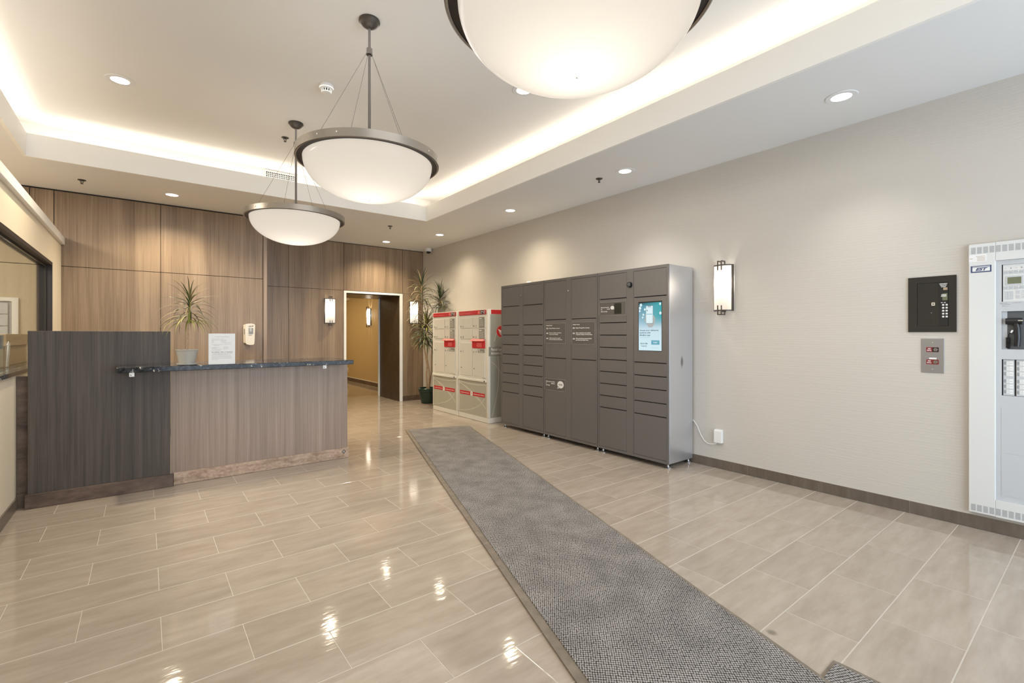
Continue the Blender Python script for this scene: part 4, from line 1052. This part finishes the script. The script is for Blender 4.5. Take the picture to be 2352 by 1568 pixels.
# ------------------------------------------------------------------ mail lockers
def make_mail(yc, w, label, first):
    r = thing('mail_locker', (3.95, yc, 0), RIGHT, label, 'locker', 'beige and red community mail lockers')
    h = w / 2
    B(-h, h, 0.012, 0.43, 0.078, 1.672, 0.004).build('body', 'mail_body', r)
    B(-h - 0.0, h + 0.002, 0.004, 0.432, 0.001, 0.078, 0.004).build('plinth', 'mail_body', r)
    for sx in (-1, 1):
        x0, x1 = (-h, -h + 0.020) if sx < 0 else (h - 0.058, h)
        B(x0, x1, 0.0, 0.0119, 0.079, 1.670, 0.005, 2).build('corner_post', 'mail_body', r, True)
    hd = B(-h + 0.021, h - 0.075, -0.004, 0.0118, 1.598, 1.664, 0.002).build('header_sign', 'red_paint', r)
    B(h - 0.21, h - 0.079, -0.0052, -0.0042, 1.601, 1.661).build('sign_panel', 'black_plastic', hd)
    B(h - 0.13, h - 0.079, -0.0058, -0.0053, 1.601, 1.661).build('sign_panel', 'maroon', hd)
    text('canadapost.ca', hd, 'red_light', -h + 0.035, 1.620, -0.0048, 0.016, 0.165, bold=0.0008)
    text('postescanada.ca', hd, 'red_light', -h + 0.215, 1.620, -0.0048, 0.016, 0.175, bold=0.0008)
    B(h - 0.275, h - 0.222, -0.0052, -0.0042, 1.610, 1.650).build('sign_badge', 'red_light', hd)
    text('CANADA', hd, 'white_ink', h - 0.203, 1.637, -0.0062, 0.014, 0.062, bold=0.0008)
    text('POST', hd, 'white_ink', h - 0.203, 1.612, -0.0062, 0.014, 0.036, bold=0.0008)
    MB().prism_xz([(h - 0.136, 1.612), (h - 0.120, 1.631), (h - 0.136, 1.650), (h - 0.130, 1.631)], -0.0066, -0.0060).build('arrow_mark', 'white_ink', hd)
    text('POSTES', hd, 'white_ink', h - 0.116, 1.637, -0.0062, 0.014, 0.034, bold=0.0008)
    text('CANADA', hd, 'white_ink', h - 0.116, 1.612, -0.0062, 0.014, 0.034, bold=0.0008)
    # door bank
    B(-h + 0.0205, h - 0.0585, 0.006, 0.0119, 0.640, 1.592).build('door_bank', 'mail_body', r)
    xl0, xl1, xr0, xr1 = -h + 0.066, -0.014, 0.012, h - 0.094
    specs = (('A', xl0, xl1, 1.398, 1.556), ('D', xr0, xr1, 1.398, 1.562), ('B', xl0, xl1, 1.232, 1.385), ('E', xr0, xr1, 1.232, 1.385), ('C', xl0, xl1, 0.668, 1.172), ('F', xr0, xr1, 0.668, 1.085))
    for ch, x0, x1, z0, z1 in specs:
        dr = B(x0, x1, -0.004, 0.0059, z0, z1, 0.002).build('door', 'mail_door', r)
        zk = z0 + 0.030 if ch in 'ADBE' else 1.037
        MB().cyl((x0 + 0.030, -0.0041, zk), (x0 + 0.030, -0.012, zk), 0.011, n=14).build('lock', 'chrome', dr, True)
        text(ch, dr, 'ink', x0 + 0.075, zk - 0.016, -0.0046, 0.032, 0.022, bold=0.0006)
        if ch in 'CF':
            MB().cyl((x0 + 0.030, -0.0041, 0.783), (x0 + 0.030, -0.0050, 0.783), 0.010, n=12).build('keyhole', 'black_plastic', dr)
        if ch in 'DE':
            lb = B(x1 - 0.152, x1 - 0.001, -0.0052, -0.0042, z0 + 0.004, z1 - 0.002).build('label_plate', 'mail_grey', dr)
            B(x1 - 0.140, x1 - 0.080, -0.0056, -0.0053, z1 - 0.030, z1 - 0.018).build('label_title', 'white_ink', dr)
            v = MB()
            for q in range(5):
                zz = z1 - 0.052 - q * 0.020
                if zz < z0 + 0.012: break
                v.box(x1 - 0.140, x1 - 0.140 + random.uniform(0.09, 0.12), -0.0056, -0.0053, zz, zz + 0.005)
            v.build('label_print', 'mail_door', dr)
        if ch == 'F':
            B(x1 - 0.180, x1 - 0.001, -0.0052, -0.0042, 1.026, 1.080).build('label_plate', 'mail_grey', dr)
            MB().prism_xz([(x1 - 0.165, 1.060), (x1 - 0.140, 1.060), (x1 - 0.140, 1.055), (x1 - 0.120, 1.066), (x1 - 0.140, 1.077), (x1 - 0.140, 1.072), (x1 - 0.165, 1.072)], -0.0058, -0.0053).build('arrow_mark', 'white_ink', dr)
            B(x1 - 0.165, x1 - 0.03, -0.0058, -0.0053, 1.036, 1.045).build('label_print', 'mail_door', dr)
    # red letter slot with its hood
    fl = B(xr0 - 0.016, xr1, -0.012, 0.0058, 1.095, 1.205, 0.002).build('letter_slot', 'red_paint', r)
    MB().prism_yz([(-0.014, 1.205), (-0.050, 1.200), (-0.050, 1.206), (-0.014, 1.232)], xr0 - 0.022, xr1 + 0.004).build('hood', 'red_light', fl)
    B(0.10, 0.20, -0.0512, -0.0501, 1.2015, 1.2050).build('hood_print', 'white_ink', fl)
    v = MB()
    for q in range(4): v.box(xr0 + 0.115, xr1 - 0.075 + 0.01 * (q % 2), -0.0135, -0.0125, 1.115 + q * 0.016, 1.124 + q * 0.016)
    v.build('slot_print', 'red_light', fl)
    # shelf lip and lower panel
    lp = B(-h + 0.021, h - 0.056, -0.022, 0.0119, 0.598, 0.634, 0.004).build('shelf_lip', 'mail_body', r)
    B(h - 0.095, h - 0.064, -0.0235, -0.0225, 0.604, 0.622).build('lip_lock', 'ink', lp)
    low = B(-h + 0.0205, h - 0.0585, 0.003, 0.0119, 0.080, 0.597).build('lower_panel', 'mail_lower', r)
    v = MB()
    lev = [0.0024]
    def arc(p0, p1, p2, w_):
        pts = []; lev[0] -= 0.0004
        for k in range(17):
            t = k / 16; pts.append(((1 - t) ** 2 * p0[0] + 2 * t * (1 - t) * p1[0] + t * t * p2[0], (1 - t) ** 2 * p0[1] + 2 * t * (1 - t) * p1[1] + t * t * p2[1]))
        v.ribbon_xz(pts, w_, lev[0])
    arc((-h + 0.025, 0.570), (-0.05, 0.520), (h - 0.065, 0.560), 0.016); arc((-h + 0.025, 0.545), (0.02, 0.46), (h - 0.065, 0.200), 0.016)
    arc((-h + 0.025, 0.560), (-0.05, 0.42), (0.20, 0.300), 0.012); arc((-h + 0.025, 0.105), (0.15, 0.15), (h - 0.11, 0.350), 0.014)
    v.build('curve_print', 'mail_curve', low)
    st = B(-h + 0.045, h - 0.10, 0.0005, 0.0022, 0.368, 0.424).build('red_stripe', 'red_paint', r)
    text('canadapost.ca/parcels', st, 'white_ink', -h + 0.06, 0.390, 0.0002, 0.012, 0.255, bold=0.0006)
    text('postescanada.ca/colis', st, 'white_ink', 0.02, 0.390, 0.0002, 0.012, 0.275, bold=0.0006)
    MB().prism_xz(circ(-0.036, 0.395, 0.037, 24, 0.037), -0.0008, 0.0003).build('badge', 'mail_body', st)
    MB().prism_xz([(-0.052, 0.405), (-0.026, 0.388), (-0.026, 0.400), (-0.042, 0.412)], -0.0014, -0.0009).build('badge_mark', 'red_light', st)
    text('Canada', r, 'ink', h - 0.165, 0.645, 0.0052, 0.016, 0.075)
    if not first:
        x = h + 0.0004
        sd = MB(); sd.box(h + 0.0003, h + 0.0016, 0.030, 0.428, 0.08, 1.597); sd = sd.build('side_panel', 'mail_side', r)
        MB().box(h + 0.0003, h + 0.0026, 0.045, 0.43, 1.602, 1.664).build('side_stripe', 'red_paint', r)
        v = MB()
        lv = h + 0.0018
        for pts in ([(0.06 + 0.10 * k / 10 + 0.06 * math.sin(k * 0.3), 0.1 + 0.88 * k / 10) for k in range(11)], [(0.04 + 0.30 * k / 10, 0.90 - 0.35 * (k / 10) ** 1.5) for k in range(11)], [(0.10 + 0.26 * k / 10, 1.20 + 0.36 * (k / 10) ** 0.6) for k in range(11)]):
            lv += 0.0003
            for a, b2 in zip(pts, pts[1:]):
                v.add([(lv, a[0] - 0.005, a[1]), (lv, b2[0] - 0.005, b2[1]), (lv, b2[0] + 0.005, b2[1]), (lv, a[0] + 0.005, a[1])], [(0, 1, 2, 3)])
        v.build('curve_print', 'mail_curve', sd)
        MB().prism_yz(circ(0.225, 1.345, 0.086, 36), h + 0.0018, h + 0.0032).build('emblem_ring', 'red_light', sd)
        em = MB().prism_yz(circ(0.225, 1.345, 0.080, 36), h + 0.0033, h + 0.0037).build('emblem', 'red_paint', sd)
        wing = MB().prism_yz([(0.165, 1.385), (0.225, 1.360), (0.290, 1.385), (0.235, 1.340), (0.185, 1.345)], h + 0.0038, h + 0.0042)
        for q in range(3): wing.prism_yz([(0.180 + 0.01 * q, 1.330 - 0.016 * q), (0.270, 1.330 - 0.016 * q), (0.270, 1.340 - 0.016 * q), (0.188 + 0.01 * q, 1.340 - 0.016 * q)], h + 0.0038, h + 0.0042)
        wing.build('emblem_wing', 'white_ink', sd)
        MB().box(h + 0.0018, h + 0.0034, 0.001, 0.428, 0.985, 1.118).build('text_band', 'mail_grey', sd)
        text('Parcel Locker', sd, 'white_ink', 0.042, 1.063, h + 0.0040, 0.040, 0.26, face='side', bold=0.001)
        text('Armoire \u00e0 colis', sd, 'white_ink', 0.042, 1.008, h + 0.0040, 0.040, 0.27, face='side', bold=0.001)
    return r
make_mail(6.905, 0.835, 'red topped beige mail locker unit beside the tall plant', True)
make_mail(6.054, 0.840, 'red topped beige mail locker unit against the grey lockers, round red emblem on its side', False)

# ------------------------------------------------------------------ fire alarm panel (local x = 0.321 - world y)
r = thing('alarm_panel', (RW, 0.321, 0), RIGHT, 'tall pale grey fire alarm panel cut off by the right picture edge', 'control panel')
yf = -0.035
f = MB()
f.box(-0.300, -0.172, yf, -0.0005, 0.112, 1.902, 0.003).box(0.172, 0.300, yf, -0.0005, 0.112, 1.902, 0.003).box(-0.1719, 0.1719, yf, -0.0005, 1.782, 1.902).box(-0.1719, 0.1719, yf, -0.0005, 0.112, 0.222)
f.build('door_frame', 'panel_white', r)
B(-0.302, 0.302, -0.004, -0.0003, 0.108, 1.906).build('back_box', 'panel_mid', r)
ip = MB(); yi = -0.024
zc = [0.2225, 0.905, 1.140, 1.205, 1.450, 1.512, 1.752, 1.7815]
ip.box(-0.1718, 0.1718, yi, -0.005, zc[0], zc[1]).box(-0.1718, 0.1718, yi, -0.005, zc[2], zc[3]).box(-0.1718, 0.1718, yi, -0.005, zc[4], zc[5]).box(-0.1718, 0.1718, yi, -0.005, zc[6], zc[7])
for a, b2 in ((zc[1], zc[2]), (zc[3], zc[4]), (zc[5], zc[6])): ip.box(-0.1718, -0.146, yi, -0.005, a, b2).box(0.146, 0.1718, yi, -0.005, a, b2)
ip.build('inner_panel', 'panel_grey', r)
for z0, z1 in ((0.535, 0.83), (0.26, 0.53)): B(-0.147, 0.147, yi - 0.0012, yi - 0.0001, z0, z1 - 0.004).build('blank_plate', 'panel_grey', r)
for zz in (1.838, 0.126):
    for k in range(20):
        x0 = -0.288 + k * 0.0292
        v = MB()
        for q in range(9): v.box(x0, x0 + 0.0225, yf - 0.0006, yf + 0.0005, zz + q * 0.0048, zz + q * 0.0048 + 0.0026)
        v.build('vent_louver', 'panel_mid', r)
st = B(-0.298, -0.213, yf - 0.0012, yf - 0.0001, 1.783, 1.832).build('paper_sticker', 'paper', r)
v = MB()
for q in range(4): v.box(-0.258 - 0.006 * (q == 3), -0.220, yf - 0.0018, yf - 0.0013, 1.790 + q * 0.009, 1.7925 + q * 0.009)
v.box(-0.294, -0.280, yf - 0.0018, yf - 0.0013, 1.805, 1.808)
v.build('sticker_print', 'cardboard', st)
pl = B(-0.289, -0.191, yf - 0.0012, yf - 0.0001, 1.712, 1.757).build('name_plate', 'navy', r)
B(-0.281, -0.198, yf - 0.0018, yf - 0.0013, 1.7195, 1.752).build('plate_face', 'paper', pl)
B(-0.281, -0.198, yf - 0.0024, yf - 0.0019, 1.7455, 1.7485).build('plate_line', 'navy', pl)
text('EST', pl, 'navy', -0.242, 1.7245, yf - 0.0024, 0.018, 0.058, 'CENTER', shear=0.35, bold=0.0012)
# display module
dm = B(-0.1455, 0.1455, -0.016, -0.006, 1.5125, 1.7515).build('display_module', 'panel_white', r)
B(-0.1458, -0.1405, -0.0168, -0.0161, 1.5125, 1.7515).build('module_gap', 'dark_gap', dm)
B(-0.128, -0.050, -0.019, -0.0161, 1.618, 1.676).build('lcd_bezel', 'panel_grey', dm)
B(-0.120, -0.059, -0.0196, -0.0191, 1.626, 1.668).build('lcd', 'lcd', dm)
for k in range(9):
    x = -0.136 + k * 0.0235
    for z in (1.690, 1.590):
        b_ = B(x, x + 0.020, -0.018, -0.0161, z, z + 0.022, 0.001).build('button', 'panel_grey', dm)
        B(x + 0.003, x + 0.014, -0.0185, -0.0181, z + 0.009, z + 0.0115).build('button_print', 'panel_mid', dm)
    MB().cyl((x + 0.008, -0.0161, 1.727), (x + 0.008, -0.0175, 1.727), 0.0026, n=8).build('indicator', 'panel_dark' if k % 2 else 'chrome', dm)
for x, z in ((-0.070, 1.706), (-0.070, 1.606), (-0.052, 1.731)): MB().cyl((x, -0.0182, z), (x, -0.0192, z), 0.0035, n=10).build('indicator', 'white_plastic', dm)
for a in range(3):
    for b2 in range(4): B(-0.132 + a * 0.0132, -0.121 + a * 0.0132, -0.0175, -0.0161, 1.527 + b2 * 0.0135, 1.538 + b2 * 0.0135).build('key', 'panel_grey', dm)
for z in (1.530, 1.560): B(-0.082, -0.066, -0.0175, -0.0161, z, z + 0.022).build('key', 'panel_grey', dm)
v = MB()
for q in range(6): v.box(-0.062, -0.010, -0.0165, -0.0161, 1.532 + q * 0.009, 1.534 + q * 0.009)
v.build('module_print', 'panel_mid', dm)
v = MB()
for x0, x1, z in ((-0.155, -0.12, 1.500), (-0.145, -0.108, 1.492), (-0.142, -0.120, 1.481), (-0.10, -0.06, 1.501)):
    x = x0
    while x < x1: l = random.uniform(0.002, 0.005); v.box(x, x + l, yi - 0.0008, yi - 0.0002, z, z + 0.002 + random.uniform(0, 0.003)); x += l + 0.002
v.build('pen_marks', 'soft_ink', r)
# handset bay
by = B(-0.1455, 0.1455, -0.0075, -0.0055, 1.2055, 1.4495).build('handset_bay', 'panel_dark', r)
B(-0.1455, -0.122, -0.0095, -0.0076, 1.2055, 1.4495).build('bay_side', 'panel_grey', by)
hs = MB().tube([(-0.085, -0.018, 1.385), (-0.076, -0.0225, 1.34), (-0.074, -0.0235, 1.28), (-0.078, -0.02, 1.225)], 0.014, 10).build('handset', 'black_plastic', r, True)
MB().cyl((-0.128, -0.020, 1.385), (-0.055, -0.020, 1.385), 0.020, n=18).build('earpiece', 'black_plastic', hs, True)
B(-0.128, -0.108, -0.036, -0.030, 1.372, 1.398, 0.002).build('clip', 'steel_plate', hs)
B(-0.072, -0.050, -0.043, -0.040, 1.385, 1.392).build('clip', 'chrome', hs)
cord = []
for k in range(80):
    a = k * 0.9; cord.append((-0.118 + 0.010 * math.cos(a), -0.018 + 0.006 * math.sin(a), 1.212 + k * 0.0009))
MB().tube(cord, 0.0022, 5).tube([(-0.118, -0.018, 1.282), (-0.112, -0.02, 1.305), (-0.100, -0.024, 1.325)], 0.003, 6).build('cord', 'black_plastic', hs, True)
MB().tube([(-0.104, -0.026, 1.312), (-0.096, -0.028, 1.328)], 0.005, 8).build('cord_boot', 'white_plastic', hs)
# zone modules with buttons and paper strips
for mdl in range(5):
    x0 = -0.1450 + mdl * 0.058
    z_ = B(x0 + 0.006, x0 + 0.055, -0.014, -0.006, 0.907, 1.138).build('zone_module', 'panel_grey', r)
    B(x0, x0 + 0.0058, -0.012, -0.006, 0.907, 1.138).build('module_gap', 'dark_gap', z_)
    for q in range(6):
        z = 0.917 + q * 0.0345 + (0.012 if q > 2 else 0)
        B(x0 + 0.010, x0 + 0.019, -0.016, -0.0141, z + 0.004, z + 0.024, 0.001).build('button', 'panel_mid', z_)
        B(x0 + 0.0195, x0 + 0.034, -0.0152, -0.0141, z, z + 0.028).build('button', 'panel_white', z_)
        B(x0 + 0.0345, x0 + 0.050, -0.0148, -0.0141, z, z + 0.028).build('paper_label', 'paper', z_)
        B(x0 + 0.037, x0 + 0.046, -0.0152, -0.0149, z + 0.012, z + 0.014).build('label_print', 'soft_ink', z_)

# ------------------------------------------------------------------ black call box and key switches (local x = world centre y - world y)
r = thing('call_box', (RW, 0.815, 1.515), RIGHT, 'flush black emergency phone box with a keypad strip on the beige wall', 'phone')
MB().box(-0.130, -0.080, -0.010, -0.0005, -0.197, 0.196).box(0.090, 0.130, -0.010, -0.0005, -0.197, 0.196).box(-0.080, 0.090, -0.010, -0.0005, 0.152, 0.196).box(-0.080, 0.090, -0.010, -0.0005, -0.197, -0.156).build('face_plate', 'phone_black', r)
dr = B(-0.079, 0.089, -0.0075, -0.0005, -0.155, 0.151, 0.001).build('door', 'phone_black', r)
MB().prism_xz(rrect(-0.001, 0.019, -0.012, 0.012, 0.005), -0.0105, -0.0076).build('lock', 'chrome', dr)
MB().prism_xz(circ(0.009, 0, 0.004, 12), -0.0112, -0.0106).build('lock_slot', 'panel_dark', dr)
MB().cyl((-0.001, -0.0076, -0.062), (-0.001, -0.0090, -0.062), 0.0025, n=8).build('pin', 'chrome', dr)
kp = B(0.040, 0.086, -0.0090, -0.0076, -0.152, 0.148).build('keypad_window', 'black_plastic', r)
text('EMERGENCY', kp, 'white_ink', 0.063, 0.136, -0.0096, 0.006, 0.042, 'CENTER', bold=0.0004)
text('ELEVATOR', kp, 'white_ink', 0.063, 0.126, -0.0096, 0.006, 0.034, 'CENTER', bold=0.0004)
text('PHONE', kp, 'white_ink', 0.063, 0.116, -0.0096, 0.006, 0.024, 'CENTER', bold=0.0004)
B(0.062, 0.084, -0.0096, -0.0091, 0.096, 0.113).build('speaker_patch', 'bark', kp)
B(0.058, 0.084, -0.0098, -0.0091, 0.024, 0.072).build('display', 'lcd', kp)
v = MB()
for q in range(3): v.box(0.050 + q * 0.001, 0.078, -0.0102, -0.0099, 0.050 + q * 0.006, 0.053 + q * 0.006)
v.build('display_print', 'white_ink', kp)
for q in range(5):
    for c_ in range(2):
        x = 0.056 + c_ * 0.018
        B(x, x + 0.012, -0.0120, -0.0091, -0.096 + q * 0.0205, -0.084 + q * 0.0205, 0.002).build('key', 'panel_white', kp)
for x in (0.050, 0.066): B(x, x + 0.009, -0.0105, -0.0091, 0.006, 0.010).build('key', 'white_plastic', kp)

r = thing('recall_switch', (RW, 0.811, 1.150), RIGHT, 'steel wall plate with two red fire recall key switches under the black box', 'switch')
B(-0.062, 0.062, -0.0045, -0.0005, -0.122, 0.122, 0.0015).build('plate', 'steel_plate', r)
for z, nm in ((0.043, 'upper'), (-0.044, 'lower')):
    a = MB().prism_xz(rrect(-0.034, 0.034, z - 0.017, z + 0.017, 0.005), -0.0058, -0.0046).build('red_label', 'maroon', r)
    text('FIRE', a, 'white_ink', -0.017, z + 0.003, -0.0064, 0.0075, 0.015, 'CENTER', bold=0.0004)
    text('RECALL', a, 'white_ink', -0.017, z - 0.009, -0.0064, 0.0075, 0.024, 'CENTER', bold=0.0004)
    if z > 0: MB().prism_xz(rrect(0.0, 0.033, z - 0.016, z + 0.016, 0.004), -0.0066, -0.0059).build('switch_window', 'black_plastic', a)
    MB().cyl((0.017, -0.0067, z), (0.017, -0.0125, z), 0.0135, 0.0115, n=20).build('key_switch', 'nickel', a, True)
    MB().box(0.0155, 0.0185, -0.0135, -0.0126, z - 0.007, z + 0.007).build('key_slot', 'panel_dark', a)
B(-0.018, 0.022, -0.0056, -0.0046, -0.025, -0.014).build('white_tag', 'paper', r)
for z in (0.093, -0.095): MB().cyl((0, -0.0046, z), (0, -0.0062, z), 0.0042, n=10).build('screw', 'chrome', r)

r = thing('power_adapter', (RW, 2.383, 0.313), RIGHT, 'white plug adapter on the wall beside the lockers with its lead', 'adapter')
MB().prism_yz([(-0.040, -0.060), (-0.001, -0.060), (-0.001, 0.064), (-0.028, 0.064), (-0.040, 0.052)], -0.036, 0.036).build('body', 'white_plastic', r)
B(-0.034, 0.034, -0.0009, -0.0004, -0.062, 0.066).build('outlet_plate', 'white_plastic', r)
MB().tube([(-0.016, -0.026, -0.059), (-0.024, -0.028, -0.073), (-0.06, -0.026, -0.085), (-0.11, -0.02, -0.088), (-0.15, -0.016, -0.068), (-0.19, -0.014, -0.012), (-0.225, -0.011, 0.06), (-0.262, -0.008, 0.105), (-0.30, -0.006, 0.13)], 0.0042, 8).build('lead', 'white_plastic', r, True)

# ------------------------------------------------------------------ things on the office sill and beyond
def world_box(name, x0, x1, y0, y1, z0, z1, mat, label, cat, lid=None):
    r = thing(name, ((x0 + x1) / 2, (y0 + y1) / 2, z0), 0, label, cat)
    B(x0, x1, y0, y1, z0, z1, 0.003).build('body', mat, r, world=True)
    return r
zs = WZ0 + 0.030
r = world_box('cardboard_box', -1.25, -0.930, 5.80, 6.70, zs, zs + 0.17, 'cardboard', 'brown cardboard box standing on the office window counter', 'box')
B(-1.10, -1.05, 5.80, 6.70, zs + 0.1702, zs + 0.1712).build('tape', 'carton_white', r, world=True)
r = world_box('cardboard_box', -1.27, -0.912, 5.70, 6.745, zs + 0.1716, zs + 0.275, 'cardboard', 'flat brown carton with a dark mark lying on top of the other box', 'box')
v = MB()
for k in range(14):
    a, b2 = k / 14 * PI, (k + 1) / 14 * PI
    ya, yb = 6.08 - 0.22 * math.cos(a), 6.08 - 0.22 * math.cos(b2); za, zb_ = zs + 0.20 + 0.030 * math.sin(a), zs + 0.20 + 0.030 * math.sin(b2)
    v.add([(-0.9112, ya, za), (-0.9112, yb, zb_), (-0.9112, yb, zb_ + 0.012), (-0.9112, ya, za + 0.012)], [(0, 1, 2, 3)])
v.build('print_mark', 'bark', r, world=True)
r = thing('spray_carton', (-0.98, 5.52, zs), 0, 'blue and white carton at the left edge behind the office glass', 'carton')
B(-1.05, -0.915, 5.44, 5.60, zs + 0.0005, zs + 0.155, 0.003).build('body', 'carton_white', r, world=True)
B(-1.05, -0.913, 5.438, 5.602, zs + 0.1555, zs + 0.265, 0.004).build('upper_part', 'blue_print', r, world=True)
B(-1.03, -0.94, 5.46, 5.58, zs + 0.2655, zs + 0.285, 0.004).build('lid', 'white_plastic', r, world=True)
r = thing('rolled_paper', (-0.897, 5.68, zs), 0, 'slim white paper strip leaning by the boxes behind the glass', 'paper')
MB().tube([(-0.897, 5.63, zs + 0.003), (-0.893, 5.67, zs + 0.20)], 0.009, 10).build('roll', 'paper', r, True, world=True)
MB().tube([(-0.897, 5.625, zs + 0.18), (-0.895, 5.67, zs + 0.21)], 0.004, 8).build('fold', 'white_plastic', r, True, world=True)
r = thing('wall_cabinet', (-1.454, YB, 1.48), 0, 'white framed cabinet with pale drawers on the office wall behind the glass', 'cabinet')
f = MB()
f.box(-0.40, 0.355, -0.03, -0.0005, 0.185, 0.225).box(0.305, 0.355, -0.03, -0.0005, -0.45, 0.185).box(-0.40, -0.36, -0.03, -0.0005, -0.45, 0.185).box(-0.40, 0.355, -0.03, -0.0005, -0.49, -0.45)
f.build('frame', 'trim_paint', r)
B(-0.36, 0.305, -0.010, -0.0006, -0.45, 0.185).build('back', 'panel_mid', r)
for i, (z0, z1) in enumerate(((0.045, 0.165), (-0.085, 0.040), (-0.215, -0.09), (-0.345, -0.22))):
    q = B(-0.34, 0.275, -0.028, -0.0105, z0, z1, 0.002).build('drawer', 'panel_grey', r)
    B(0.155, 0.190, -0.034, -0.0285, z0 + 0.075, z0 + 0.09).build('pull', 'panel_dark', q)

# small boxes on the hallway wall
r = thing('wall_chime', (4.53, 13.36, 2.30), RIGHT, 'small tan box high on the hallway wall', 'box')
B(-0.12, 0.12, -0.05, -0.0005, -0.045, 0.045, 0.004).build('body', 'cream_plastic', r)
B(-0.09, 0.09, -0.052, -0.0502, -0.02, 0.02).build('face', 'mail_door', r)
r = thing('outlet_plate', (4.53, 13.39, 0.30), RIGHT, 'pale outlet plate low on the hallway wall', 'outlet')
B(-0.04, 0.04, -0.006, -0.0005, -0.065, 0.065, 0.002).build('plate', 'cream_plastic', r)
for z in (0.025, -0.025): B(-0.014, 0.014, -0.0075, -0.0061, z - 0.012, z + 0.012).build('socket', 'panel_mid', r)
